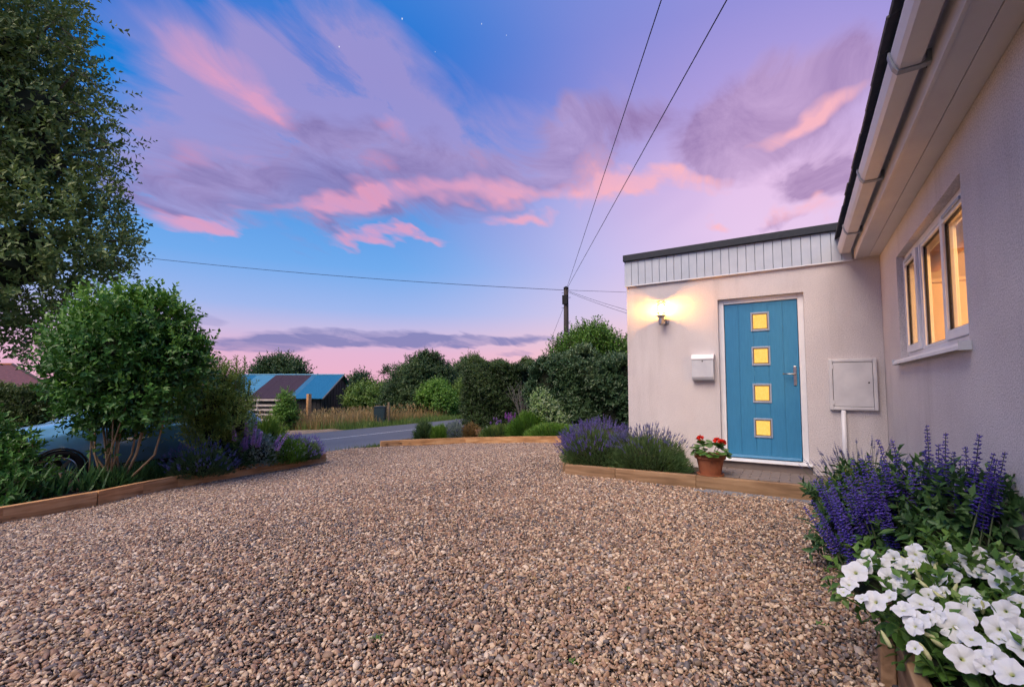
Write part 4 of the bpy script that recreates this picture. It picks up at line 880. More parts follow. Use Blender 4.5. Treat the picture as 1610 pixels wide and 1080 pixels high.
cp = ground_at(599.5, 21.5); cab = thing('utility_cabinet', 'dark green metal cabinet standing in the dry verge', 'cabinet', cp)
def orient(cx): return Matrix.Translation(Vector(list(map(float, cx)))) @ Matrix.Rotation(AZ, 4, 'Z')
M_cab = simple('dark_green_cabinet', (.025, .052, .062), (.02, .042, .052), 6, .5)
for nm, a, b in (('body', (-.25, -.18, 0), (.25, .18, .90)), ('lid', (-.27, -.20, .901), (.27, .20, .93)), ('door_panel', (-.22, -.195, .1), (.22, -.181, .84))):
    inst(nm, MB().box(a, b).mesh(nm, M_cab), cab, orient(cp+[0, 0, -.1]))
inst('post', MB().box((.34, -.05, 0), (.42, .05, 1.12)).mesh('post', M_stem), cab, orient(cp+[0, 0, -.1]))

# long dry grass and verge
def grass_patch(name, label, x0, x1, y0, y1, n, h, w, mat, tb, dz=0, keep=None, lean=.35):
    x = rng.uniform(x0, x1, n); y = rng.uniform(y0, y1, n)
    if keep is not None: m = keep(x, y); x, y = x[m], y[m]
    P = np.stack([x, y, hgt(x)+dz-.02], 1); k = len(P); cl = .5+.5*np.sin(x*2.3+1.7*np.sin(y*1.9))*np.sin(y*2.7+x)
    ln = rng.normal(0, lean, (k, 3))*[1, 1, 0]; Ht = h*rng.uniform(.5, 1.15, k)*(.7+.45*cl)
    o = blades(name, P, Ht, w*rng.uniform(.6, 1.3, k), ln, mat, None, np.clip(tb+.25*(cl-.5)+rng.normal(0, .14, k), 0, 1)); return tag(o, label)
offtrack = lambda x, y: ~((y < 12.2) & (y > 7.9))
grass_patch('dry_grass', 'tall straw coloured grass in front of the barn', -25, -16.3, 12.3, 33, 24000, .68, .022, F_dry, .45)
grass_patch('verge_grass', 'green roadside grass along the far edge of the lane', -17.2, -15.0, 12.1, 40, 16000, .26, .018, F_grass, .4)
grass_patch('verge_grass', 'green grass under the tall dry stalks', -22, -16.0, 12.2, 30, 9000, .46, .02, F_grass, .35)
grass_patch('dry_grass', 'straw grass left of the field track', -25, -15.2, -6, 7.8, 9000, .7, .022, F_dry, .4)
grass_patch('field_grass', 'rough pasture grass behind the barn and bushes', -75, -26, 14, 75, 16000, .8, .07, F_grass, .45)
# seed heads: feathery tops over the dry grass
n = 3000; x = rng.uniform(-24, -16.6, n); y = rng.uniform(12.4, 31, n); P = np.stack([x, y, hgt(x)+rng.uniform(.45, .8, n)], 1)
sh_ = leaves('seed_heads', P, rdir(n)*.5+[0, 0, 1], rdir(n), rng.uniform(.12, .24, n), rng.uniform(.02, .04, n), F_dry, None, np.clip(rng.normal(.6, .2, n), 0, 1)); tag(sh_, 'pinkish seed heads above the tall dry grass')
n = 9000; x = rng.uniform(-10.38, -9.3, n); y = rng.uniform(7.2, 16, n)
P = np.stack([x, y, hgt(x)-.02], 1); m = ~poly_inside(DRIVE, x, y) & (x > -10.36+.1*np.sin(y*3)); P = P[m]
tag(blades('verge_grass', P, rng.uniform(.04, .16, len(P)), np.full(len(P), .009), rng.normal(0, .4, (len(P), 3))*[1, 1, 0], F_grass, None, np.clip(rng.normal(.45, .15, len(P)), 0, 1)), 'short grass strip between the lane and the far timber edging')

# ------------------------------------------------------------------ hedges and trees at the back of the drive
def gp(px, d, dz=0): p = ground_at(px, d); p[2] += dz; return p
hedge('hedge', 'dark clipped conifer hedge with grey bare stems, left of the taller hedge', gp(752, 17.0), gp(838, 15.8), 1.7, CAMH+.72, 9000, 8, .16, .085, .036, F_hedge, .32, rough=.2)
hedge('hedge', 'taller leafy evergreen hedge beside the porch', gp(852, 14.2), gp(1010, 12.6), 1.6, CAMH+.70, 9500, 7, .20, .12, .052, F_laurel, .42, rough=.22)
t4 = std_tree('tree', 'open leafy tree with light top behind the tall hedge and pole', 925, 16.5, [(930, 545, 26, 16.5, .8), (900, 555, 22, 16.5, .8), (955, 552, 24, 16.5, .8), (880, 562, 14, 16.4), (972, 562, 14, 16.4), (925, 533, 14, 16.6), (945, 538, 12, 16.6)], 1500, .12, mat=F_bright, tintb=.3, k=8, slen=.5, group='trees beyond the hedge', corek=.35, twig=.006, biasup=.9)
bare = thing('bare_shrub', 'grey leafless shrub in front of the dark hedge', 'shrub', gp(822, 14.6))
b0 = gp(822, 14.6)
for k in range(16):
    a = random.uniform(0, 6.28); s = random.uniform(.1, .55); hh = random.uniform(1.1, 1.75); p = [b0+[0, 0, 0], b0+[math.cos(a)*s*.3, math.sin(a)*s*.3, hh*.5], b0+[math.cos(a)*s, math.sin(a)*s, hh]]
    MB().tube(p, [.022, .014, .005], 6).build('stem', M_greystem, bare)
    for q in range(3): e = p[1]+(p[2]-p[1])*random.uniform(.1, .8); MB().tube([e, e+np.array([random.uniform(-.3, .3), random.uniform(-.3, .3), random.uniform(.1, .35)])], [.008, .003], 5).build('twig', M_greystem, bare)

# ------------------------------------------------------------------ pole and wires
pb = gp(890, 20.0); ptop = at_depth(890, 452, 20.0)
pole = thing('telegraph_pole', 'dark wooden telegraph pole rising behind the hedge', 'pole', pb)
MB().tube([pb+[0, 0, -.3], pb*.5+ptop*.5, ptop], [.125, .115, .10], 12).build('shaft', M_creo, pole, smooth=True)
MB().lathe([(0, .06), (.11, .0), (.11, -.08), (.10, -.08)], 12, ptop).build('cap', M_dark, pole)
for k, (zz, sd) in enumerate(((-.25, -1), (-.9, -1), (-1.5, 1), (-1.85, 1), (-2.2, -1), (-.45, 1), (-2.6, 1))):
    q = ptop+[0, 0, zz]; MB().tube([q, q+RTH*sd*.20+[0, 0, .01]], .012, 6).build('step_peg', M_steel, pole)
MB().box(tuple(ptop+[-.13, -.13, -.75]), tuple(ptop+[.10, -.04, -.35])).build('junction_box', M_dark, pole)
def wire(label, a, b, sag, r=.012, grp='overhead wires'):
    a, b = np.array(a), np.array(b); pts = [a*(1-t)+b*t-np.array([0, 0, 4*sag*t*(1-t)]) for t in np.linspace(0, 1, 24)]
    o = MB().tube(pts, r, 5).build('overhead_wire', M_wire, None); tag(o, label, 'wire', grp)
wt = ptop+[0, 0, -.12]
def through(px, py, d, k=1.35): e = at_depth(px, py, d); return wt+(e-wt)*k
wire('left of the two wires climbing from the pole over the drive', wt, through(1040, 0, 5.0, 1.25), .0, .007)
wire('right of the two wires climbing from the pole over the drive', wt, through(1143, 0, 4.6, 1.25), .0, .007)
wire('long blue wire running left from the pole behind the big tree', wt, through(220, 394, 21, 1.5), .35, .011)
wire('level wire from the pole to the right behind the porch', wt, through(1000, 460, 21, 1.3), 0, .008)
wire('upper of the two wires sloping down right from the pole to behind the porch', wt, through(992, 488, 17, 1.2), .05, .007)
wire('lower of the two wires sloping down right from the pole to behind the porch', wt+[0, 0, -.05], through(992, 493, 16.6, 1.2), .05, .007)
wire('thin stay wire slanting down left from the pole', ptop+[0, 0, -.6], at_depth(856, 560, 19.8), 0, .006)

# ------------------------------------------------------------------ parked car
car = thing('parked_car', 'silver blue hatchback parked on the lane behind the left bed', 'car', (-11.1, 3.9, -.5))
M_car = simple('blue_car_paint', (.13, .34, .56), (.12, .31, .52), 2, .18, metal=.15, spec=.7); M_cg = simple('car_glass', (.02, .05, .08), None, 2, .06, spec=.9); M_tyre = simple('tyre', (.012, .012, .013), None, 5, .8); M_rim = simple('alloy_rim', (.55, .56, .58), None, 5, .3, metal=.9)
CX, CG = -11.05, -.5; yf = 1.62
st = [(0, .30, .56, .66, .62), (.05, .22, .66, .74, .72), (.25, .20, .78, .86, .82), (.6, .20, .88, .95, .88), (1.0, .20, .94, 1.02, .90), (1.35, .20, .97, 1.06, .90), (1.9, .20, .98, 1.08, .90), (2.6, .20, .99, 1.08, .90), (3.4, .21, 1.01, 1.06, .90), (3.9, .26, 1.02, 1.05, .88), (4.15, .34, .98, 1.02, .84), (4.22, .44, .90, .96, .78)]
V = []; n = 0
for yy, zb_, zs, zc, hw in st:
    prof = [(-hw*.88, zb_), (-hw*.99, zb_+.10), (-hw, zb_+(zs-zb_)*.55), (-hw*.985, zs-.06), (-hw*.93, zs), (-hw*.55, zc), (0, zc+.02), (hw*.55, zc), (hw*.93, zs), (hw*.985, zs-.06), (hw, zb_+(zs-zb_)*.55), (hw*.99, zb_+.10), (hw*.88, zb_)]
    n = len(prof); V += [(CX+x, yf+yy, CG+z) for x, z in prof]
F = [(i*n+k, i*n+k+1, (i+1)*n+k+1, (i+1)*n+k) for i in range(len(st)-1) for k in range(n-1)]+[(i*n, (i+1)*n, (i+1)*n+n-1, i*n+n-1) for i in range(len(st)-1)]+[tuple(range(n)), tuple((len(st)-1)*n+k for k in range(n))]
body = MB().add(V, F).build('body', M_car, car, smooth=True)
gs = [(1.05, 1.00, .80, 0), (1.75, 1.02, .80, .36), (2.1, 1.03, .80, .44), (2.9, 1.03, .80, .45), (3.6, 1.03, .79, .40), (4.05, 1.02, .76, .06)]
V = []
for yy, zz, hw, hh in gs:
    prof = [(-hw*1.06, zz), (-hw*(1.06-.22*hh/.45), zz+hh*.86), (-hw*.6, zz+hh*.99+.01), (0, zz+hh+.03), (hw*.6, zz+hh*.99+.01), (hw*(1.06-.22*hh/.45), zz+hh*.86), (hw*1.06, zz)]
    n = len(prof); V += [(CX+x, yf+yy, CG+z) for x, z in prof]
F = [(i*n+k, i*n+k+1, (i+1)*n+k+1, (i+1)*n+k) for i in range(len(gs)-1) for k in range(n-1)]
cabn = MB().add(V, F).build('cabin', M_car, car, smooth=True)
def cab_pt(sd, yy, u):          # point on the cabin side, u 0 at the belt .. 1 at the roof edge
    for a, b in zip(gs[:-1], gs[1:]):
        if a[0] <= yy <= b[0]:
            t = (yy-a[0])/(b[0]-a[0]); zz, hw, hh = [a[k]*(1-t)+b[k]*t for k in (1, 2, 3)]; xw = hw*(1.06-.22*hh/.45*u)
            return (CX+sd*(xw+.006), yf+yy, CG+zz+hh*.86*u)
for sd in (-1, 1):
    for ya, yb in ((1.45, 2.18), (2.25, 3.0), (3.07, 3.6)):
        ys_ = np.linspace(ya, yb, 6); V = [cab_pt(sd, y, .06) for y in ys_]+[cab_pt(sd, y, .9) for y in ys_]; MB().add(V, [(i, i+1, 7+i, 6+i) for i in range(5)]).build('side_window', M_cg, cabn)
    V = [(CX+sd*.896, yf+y, CG+z) for y, z in ((.75, .97), (3.9, 1.01), (3.9, 1.03), (.75, .99))]
    MB().box((CX+sd*.90-.012, yf+1.15, CG+.985), (CX+sd*.90+.012, yf+3.7, CG+1.005)).build('chrome_strip', M_rim, body)
    MB().box((CX+sd*.895-.02, yf+1.0, CG+.24), (CX+sd*.895+.02, yf+3.1, CG+.34)).build('sill_trim', M_dark, body, bevel=.01)
    MB().lathe([(0, -.06), (.08, -.05), (.10, .04), (.03, .07), (0, .07)], 12, (CX+sd*1.0, yf+1.42, CG+1.06)).build('mirror', M_car, car, smooth=True)
    MB().lathe([(0, -.02), (.11, -.02), (.09, .03), (0, .04)], 14, (CX+sd*.62, yf+.06, CG+.66), Matrix.Rotation(R(80), 3, 'X')).build('headlight', M_rim, body, smooth=True)
    MB().box((CX+sd*.903-.008, yf+1.95, CG+.86), (CX+sd*.903+.012, yf+2.13, CG+.89)).build('door_handle', M_car, body, bevel=.004)
    for yw in (.86, 3.46):
        W = MB().lathe([(.36, -.03), (.36, .012), (.335, .02), (.335, -.03)], 28, (CX+sd*.897, yf+yw, CG+.33), Matrix.Rotation(R(90)*sd, 3, 'Y')).build('wheel_arch', M_dark, body)
        ty = MB().lathe([(.20, -.10), (.30, -.105), (.325, -.06), (.325, .06), (.30, .095), (.215, .09), (.20, .06)], 30, (CX+sd*.83, yf+yw, CG+.325), Matrix.Rotation(R(90)*sd, 3, 'Y')).build('tyre', M_tyre, car, smooth=True)
        rim = MB(); rim.lathe([(.205, .02), (.215, .095), (.20, .10), (.19, .03)], 30, (0, 0, 0)); rim.lathe([(0, .06), (.05, .075), (.055, .04)], 14)
        for q in range(5):
            a = q*2*math.pi/5; ca, sa = math.cos(a), math.sin(a); rim.add([(ca*r_-sa*s*w_, sa*r_+ca*s*w_, zz) for r_, w_, zz in ((.03, .028, .07), (.20, .02, .09)) for s in (-1, 1)]+[(ca*r_-sa*s*w_, sa*r_+ca*s*w_, zz-.03) for r_, w_, zz in ((.03, .028, .07), (.20, .02, .09)) for s in (-1, 1)], [(0, 1, 3, 2), (4, 6, 7, 5), (0, 2, 6, 4), (1, 5, 7, 3), (2, 3, 7, 6)])
        me = rim.mesh('rim', M_rim); inst('rim', me, ty, Matrix.Translation((CX+sd*.83, yf+yw, CG+.325)) @ Matrix.Rotation(R(90)*sd, 4, 'Y'))
        MB().lathe([(0, .01), (.20, .01), (.20, .02), (0, .02)], 24, (CX+sd*.83, yf+yw, CG+.325), Matrix.Rotation(R(90)*sd, 3, 'Y')).build('wheel_disc', M_dark, ty)
V = [(CX-.72, yf+1.10, CG+1.035), (CX+.72, yf+1.10, CG+1.035), (CX+.62, yf+1.72, CG+1.37), (CX-.62, yf+1.72, CG+1.37)]
MB().add(V, [(0, 1, 2, 3)]).build('windscreen', M_cg, cabn)

# ------------------------------------------------------------------ left: hedge behind the car, big tree, shrubs
hedge('hedge', 'dark hedge behind the parked car at the far left', gp(-260, 12.5), gp(150, 13.4), 1.4, CAMH-.14, 9000, 7, .16, .10, .05, F_hedge, .48, foot=-.6)
td = 9.8
bt = px_clumps([(-60, 120, 170, td), (40, 250, 105, td), (90, 330, 80, td-.1), (20, 400, 110, td), (130, 370, 62, td-.2), (60, 180, 80, td), (-10, 60, 110, td+.2), (25, 465, 60, td), (-10, 530, 46, td), (170, 395, 34, td-.2), (105, 240, 48, td), (120, 425, 40, td-.1),
                (-100, 330, 160, td+.3), (75, 110, 40, td), (60, 40, 40, td), (-150, 500, 110, td), (150, 310, 26, td-.1), (-120, -80, 200, td)])
tb = ground_at(-190, td); big = thing('big_tree', 'tall dark leafy tree overhanging from the left edge', 'tree', tb)
trunk_top = at_depth(-110, 120, td)
MB().tube([tb-[0, 0, .2], tb*.5+trunk_top*.5+[.15, .1, 0], trunk_top], [.24, .19, .09], 12).build('trunk', M_bark, big, smooth=True)
limb_tree(big, tb*.45+trunk_top*.55, [at_depth(*q, td) for q in ((120, 110), (170, 230), (190, 380), (130, 300), (60, 480), (60, 60), (100, 20))], .075, M_bark)
core(big, [c for k, c in enumerate(bt) if k in (0, 1, 3, 6, 12, 15, 17, 5)], .42)
crown(big, bt, 7000, 7, .36, .155, .078, F_tree, tintb=.46, shell=.45)
# long loose sprays at the crown's edge
sb, sd_ = [], []
for a, b in [((90, 40), (155, 108)), ((70, 20), (128, 50)), ((120, 110), (170, 165)), ((110, 160), (185, 205)), ((120, 200), (190, 245)), ((130, 250), (188, 300)), ((150, 260), (182, 290)), ((150, 350), (212, 365)), ((160, 390), (224, 410)), ((150, 410), (205, 425)), ((60, 60), (128, 90)), ((30, 10), (95, 30)), ((60, 520), (95, 480)), ((100, 470), (60, 540)), ((20, 540), (40, 575)), ((110, 180), (165, 180)), ((120, 320), (200, 345))]:
    A, B = at_depth(*a, td-.2), at_depth(*b, td-.3); m = (A+B)/2+[0, 0, .12]
    MB().tube([A, m, B], [.012, .008, .003], 5).build('spray', M_bark, big)
    for t in np.linspace(.15, 1, 16):
        q = A*(1-t)**2+2*m*t*(1-t)+B*t*t; sb.append(q); sd_.append(unit(B-A)*.5+rdir(1)[0]*.8)
sb, sd_ = np.array(sb), np.array(sd_); p, d, nn, ln, w, i = sprigs(sb, sd_, np.full(len(sb), .2), 6, .10, .05)
leaves('spray_leaves', p, d, nn, ln, w, F_tree, big, np.clip(rng.normal(.36, .12, len(p)), 0, 1))

# multi-stem shrub
sbp = G(186, 740, .17); sdp = float((sbp-CAM)@FW); sdp = min(sdp, 7.2); sbp = ground_at(186, sdp); sbp[2] += .17
shrub = thing('multi_stemmed_shrub', 'rounded green shrub on many pale bare stems in the left bed', 'shrub', sbp)
scl = px_clumps([(205, 545, 74, sdp), (150, 560, 50, sdp), (258, 568, 46, sdp), (190, 500, 40, sdp), (245, 515, 40, sdp), (122, 585, 26, sdp), (165, 612, 44, sdp-.1), (238, 615, 46, sdp-.1), (288, 548, 24, sdp), (200, 645, 34, sdp), (135, 528, 30, sdp), (150, 645, 24, sdp), (60, 600, 0.1, sdp)][:12])
core(shrub, scl[:9], .48)
for k in range(13):
    a = random.uniform(-1, 1); c = scl[k % 9][0]; b = sbp+RTH*a*.16+FWH*random.uniform(-.14, .14)+[0, 0, -.1]; m = b*.5+c*.5+RTH*random.uniform(-.12, .12); m[2] = b[2]+.55
    MB().tube([b, b*.55+m*.45+RTH*random.uniform(-.03, .03), m, c], [.022, .018, .015, .006], 7).build('stem', M_stem, shrub, smooth=True)
for k, (px, py) in enumerate([(145, 718), (215, 650), (180, 650), (160, 725)]):
    b = sbp+RTH*random.uniform(-.2, .2)-FWH*.2+[0, 0, -.05]; MB().tube([b, at_depth(px, py-60, sdp-.25)], [.014, .006], 6).build('stem', M_stem, shrub, smooth=True)
crown(shrub, scl+px_clumps([(160, 692, 11, sdp-.2), (120, 655, 14, sdp), (100, 612, 14, sdp), (305, 585, 16, sdp), (85, 570, 10, sdp), (318, 555, 10, sdp)]), 3200, 7, .26, .108, .058, F_shrub, tintb=.28, shell=.45, hi=1.0)
su = []
for px, py in ((130, 472), (160, 466), (186, 458), (212, 462), (238, 464), (262, 470), (288, 484), (305, 505), (322, 535), (332, 565), (105, 500), (85, 545), (75, 580), (148, 480), (225, 470), (275, 486)):
    B = at_depth(px, py, sdp-.1); A = B*.75+scl[0][0]*.25; MB().tube([A, B], [.006, .002], 5).build('shoot', M_stem, shrub); su += [(A*(1-t)+B*t, unit(B-A)) for t in np.linspace(.1, 1, 9)]
p, d, nn, ln, w, i = sprigs(np.array([q[0] for q in su]), np.array([q[1] for q in su]), np.full(len(su), .06), 4, .11, .055); leaves('shoot_leaves', p, d, nn, ln, w, F_shrub, shrub, np.clip(rng.normal(.62, .14, len(p)), 0, 1))
lm = [leaf_mesh('leaf', F_shrub, tint=t) for t in (.22, .36, .5, .66)]
P, O, r, ci = clump_points(scl, 900, .92); vis = np.argsort(((P-CAM)@FW)-.6*P[:, 2])[:300]
leaf_objects(shrub, 'leaf', lm, P[vis], unit(O[vis]+rdir(300)*.5+[0, 0, .2]), unit(O[vis]+rdir(300)*.4+[0, 0, .5]), rng.uniform(.085, .135, 300), rng.uniform(.05, .07, 300))

# generic mounds of leaves with flower spikes
def spikes(name, P, D, L, rad, mat, parent, tint, whorls=5, k=4, kind='stuff'):
    """flower spikes: little florets ringed along a stalk tip"""
    n = len(P); D = unit(D); A = unit(np.cross(D, rdir(n))); Bn = np.cross(D, A); PP, DD, TT, LL = [], [], [], []
    for q in range(whorls):
        t = q/(whorls-1) if whorls > 1 else 0
        for j in range(k):
            a = j*6.283/k+q*.6; rd = A*math.cos(a)+Bn*math.sin(a); PP.append(P+D*(L*t)[:, None]); DD.append(unit(rd+D*.9)); LL.append(rad*(1.25-.6*t)); TT.append(np.clip(tint+rng.normal(0, .1, n), 0, 1))
    PP, DD, TT, LL = np.concatenate(PP), np.concatenate(DD), np.concatenate(TT), np.concatenate(LL)
    return leaves(name, PP, DD, rdir(len(PP)), LL, LL*.62, mat, parent, TT, fold=.3, kind=kind)
def mound(name, label, base, rx, ry, h, nleaf, ll, lw, mat, flower=None, nflow=0, fl=.06, frad=.012, stalk=.14, tintb=.42, ftint=.5, group=None, cat='plant', side=None, fk=4, wh=5, corek=.72, upb=.6, stalkmat=None):
    """dome of narrow leaves; flower stalks rise from its upper surface"""
    t = thing(name, label, cat, base, group); base = np.array(base, float)
    core(t, [(base+[0, 0, h*.30], (rx*.9, ry*.9, h*.62))], corek)
    u = rdir(nleaf); u[:, 2] = np.abs(u[:, 2])*1.0; rr = .55+.45*rng.random(nleaf)**.5; bump = 1+.14*np.sin(u[:, 0]*6+base[0])*np.sin(u[:, 1]*6+base[1])
    P = base+u*np.array([rx, ry, h])*(rr*bump)[:, None]; D = unit(u*[1, 1, .8]+rdir(nleaf)*.45+[0, 0, upb])
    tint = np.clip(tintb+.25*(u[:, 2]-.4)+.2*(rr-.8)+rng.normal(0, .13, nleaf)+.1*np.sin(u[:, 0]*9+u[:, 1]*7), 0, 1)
    L_ = ll*rng.uniform(.6, 1.2, nleaf); leaves('foliage', P-D*L_[:, None]*.5, D, rdir(nleaf), L_, lw*rng.uniform(.7, 1.2, nleaf), mat, t, tint)
    if flower is not None:
        u = rdir(nflow*3); u = u[u[:, 2] > .02][:nflow]
        if side is not None: u = unit(u+np.array(side))
        m = len(u); P = base+u*np.array([rx, ry, h])*rng.uniform(.85, 1.0, (m, 1)); D = unit(u*[.9, .9, .4]+[0, 0, .8]+rdir(m)*.2); S = stalk*rng.uniform(.5, 1.25, m); T = P+D*S[:, None]
        twigs('stalks', P, T+D*.02, .0022, .0016, stalkmat or F_stalk, t); spikes('flower_spikes', T, D, fl*rng.uniform(.7, 1.25, m), np.full(m, frad), flower, t, np.clip(rng.normal(ftint, .15, m), 0, 1), wh, fk)
    return t
F_stalk = simple('flower_stalk', (.09, .12, .05), (.07, .10, .05), 9, .7)
LG = 'lavender bushes'
# the two by the porch
mound('lavender', 'violet flowering lavender at the porch corner, left of the two', (-2.47, 6.35, .10), .50, .66, .44, 9000, .085, .008, F_lav, F_lavf, 620, .055, .013, .16, tintb=.45, group=LG, side=(-.35, -.05, .25), cat='lavender')
mound('lavender', 'grey blue lavender between the violet one and the red geranium', (-1.74, 6.18, .10), .56, .40, .40, 9000, .08, .008, F_lav, F_lavd, 360, .042, .012, .15, tintb=.36, group=LG, side=(-.25, .1, .45), cat='lavender')
# left bed
def bed(px, py, dz=.17, dmax=30):
    p = G(px, py, dz); return p
def left_base(px, d): p = ground_at(px, d); p[2] += .16; return p
lsb = left_base(330, 8.6); ls = thing('pale_shrub', 'light olive green shrub with upright leafy shoots beside the round shrub', 'shrub', lsb)
lcl = px_clumps([(335, 635, 48, 8.6), (324, 662, 28, 8.5), (362, 645, 28, 8.6), (345, 605, 26, 8.6), (310, 622, 20, 8.7), (370, 668, 22, 8.5), (342, 690, 32, 8.5)])
core(ls, lcl, .6); crown(ls, lcl, 2200, 8, .22, .085, .024, F_light, tintb=.36, shell=.5, biasup=.9)
up = []
for px, top in ((318, 562), (332, 575), (345, 560), (352, 582), (372, 560), (385, 562), (378, 585), (362, 588), (302, 585), (325, 590), (392, 600), (340, 572)):
    A, B = at_depth(px-3, 640, 8.6), at_depth(px, top+4, 8.6); MB().tube([A, B], [.007, .003], 5).build('shoot', M_stem, ls); up += [A*(1-t)+B*t for t in np.linspace(.2, 1, 22)]
up = np.array(up); p, d, nn, ln, w, i = sprigs(up, np.tile([0, 0, 1.0], (len(up), 1)), np.full(len(up), .05), 5, .075, .022); leaves('shoot_leaves', p, d, nn, ln, w, F_light, ls, np.clip(rng.normal(.36, .14, len(p)), 0, 1))
for k in range(6): MB().tube([lsb+[random.uniform(-.1, .1), random.uniform(-.1, .1), -.1], lcl[k][0]], [.018, .008], 6).build('stem', M_stem, ls)
mound('lavender', 'low blue grey lavender in the left bed below the pale shrub', left_base(322, 8.0), .48, .48, .42, 4500, .09, .010, F_lav, F_lavd, 200, .06, .018, .16, tintb=.25, group=LG, cat='lavender')
def spray_plant(name, label, base, nst, h, spread, fmat, lmat, fl, frad, nleaf, leaf, lw, rx, hh, tintb=.42, cat='flowers', group=None, ftint=.5, lean=(0, 0), fk=6, wh=9):
    t = thing(name, label, cat, base, group); base = np.array(base, float); core(t, [(base+[0, 0, hh*.35], (rx*.8, rx*.8, hh*.55))], .75)
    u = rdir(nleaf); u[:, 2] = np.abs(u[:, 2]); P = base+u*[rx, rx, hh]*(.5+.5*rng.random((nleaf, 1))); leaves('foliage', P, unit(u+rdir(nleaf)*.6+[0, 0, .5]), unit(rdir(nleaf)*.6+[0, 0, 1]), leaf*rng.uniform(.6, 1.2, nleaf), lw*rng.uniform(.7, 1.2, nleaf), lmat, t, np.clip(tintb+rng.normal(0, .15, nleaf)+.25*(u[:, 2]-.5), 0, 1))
    a = rng.uniform(0, 6.283, nst); s = spread*np.sqrt(rng.random(nst)); B0_ = base+np.stack([np.cos(a)*s*.5, np.sin(a)*s*.5, 0*a], 1); D = unit(np.stack([np.cos(a)*s*.8+lean[0], np.sin(a)*s*.8+lean[1], np.ones(nst)], 1)); Hh = h*rng.uniform(.7, 1.1, nst)
    for j in range(nst):
        T = B0_[j]+D[j]*Hh[j]; st_ = MB().tube([B0_[j], T], [.006, .003], 5).build('flower_stem', F_stalk, t); L_ = fl*random.uniform(.7, 1.2)
        spikes('flower_spike', T[None]-D[j][None]*L_, D[j][None], np.array([L_]), np.array([frad]), fmat, st_, np.array([np.clip(random.gauss(ftint, .12), 0, 1)]), wh, fk, kind=None)
    return t
spray_plant('mauve_flowers', 'tall mauve flower spikes leaning at the end of the left bed', left_base(402, 9.0), 16, .86, .6, F_catf, F_silver, .34, .06, 2600, .075, .03, .55, .62, .2, lean=(.25, .1), group='mauve flowers')
spray_plant('mauve_flowers', 'shorter mauve flower spikes left of the taller ones', left_base(372, 8.6), 7, .7, .4, F_catf, F_salv, .26, .07, 1200, .08, .035, .4, .5, .35, lean=(.1, .1), group='mauve flowers')
mound('green_mound', 'fine green mound at the road end of the left bed', left_base(447, 9.4), .50, .50, .50, 5000, .11, .012, F_bright, F_silver, 160, .03, .015, .08, tintb=.3)
mound('green_mound', 'pale flowering mound nearest the gravel opening', left_base(478, 9.7), .36, .40, .40, 3200, .09, .012, F_lav, F_lavf, 160, .07, .02, .12, tintb=.5, ftint=.85)
mound('green_mound', 'yellow green grassy tuft behind the mauve flowers', left_base(425, 9.9), .40, .40, .85, 2200, .28, .014, F_bright, tintb=.6)
def strap(label, base, n, ln, w, mat, tb, group='strap leaved clumps', fan=.9):
    t = thing('strap_leaf_clump', label, 'plant', base, group); P = np.array(base)+rng.normal(0, .09, (n, 3))*[1, 1, 0]; a = rng.uniform(0, 6.283, n); s = rng.uniform(.2, fan, n)
    D = unit(np.stack([np.cos(a)*s, np.sin(a)*s, np.ones(n)], 1)); ms = [leaf_mesh('strap_leaf', mat, .35, .2, (.3, .5, .46, .34, .2, 0), tb+q) for q in (-.15, 0, .15)]
    leaf_objects(t, 'strap_leaf', ms, P, D, unit(np.array([0, 0, 1.0])+np.stack([-np.cos(a), -np.sin(a), 0*a], 1)*.8), ln*rng.uniform(.6, 1.15, n), w*rng.uniform(.8, 1.2, n)); return t
for label, px, d, n, l_ in (('strap leaved clump under the round shrub stems', 150, 6.8, 42, .42), ('strap leaved clump between wheel and timber', 105, 6.55, 40, .46), ('strap leaved clump at the left picture edge', 25, 6.0, 44, .50), ('strap leaved clump left of the car wheel', 65, 6.3, 40, .46),
                       ('strap leaved clump right of the shrub stems', 215, 7.35, 44, .38), ('strap leaved clump below the car sill', 255, 7.7, 46, .36), ('strap leaved clump in front of the low lavender', 290, 8.1, 34, .30)):
    strap(label, left_base(px, d), n, l_, .035, F_iris, .4)
grassy = [('grassy tuft by the left timber', 235, 7.6), ('grassy tuft under the shrub', 185, 7.1)]
for lb_, px, d in grassy: mound('grass_tuft', lb_, left_base(px, d), .38, .34, .24, 1600, .20, .010, F_iris, tintb=.35, group='grassy tufts')
lowl = left_base(20, 6.9); lo = thing('leafy_shrub', 'dark leafy shrub in front of the car bonnet at the left edge', 'shrub', lowl)
lc = px_clumps([(15, 748, 40, 6.2), (45, 780, 26, 6.1), (-30, 730, 55, 6.3), (30, 705, 16, 6.6), (0, 785, 36, 5.9), (-80, 700, 70, 6.4)]); core(lo, lc, .5); crown(lo, lc, 1500, 6, .2, .10, .055, F_shrub, tintb=.26, shell=.4, twig=.004)

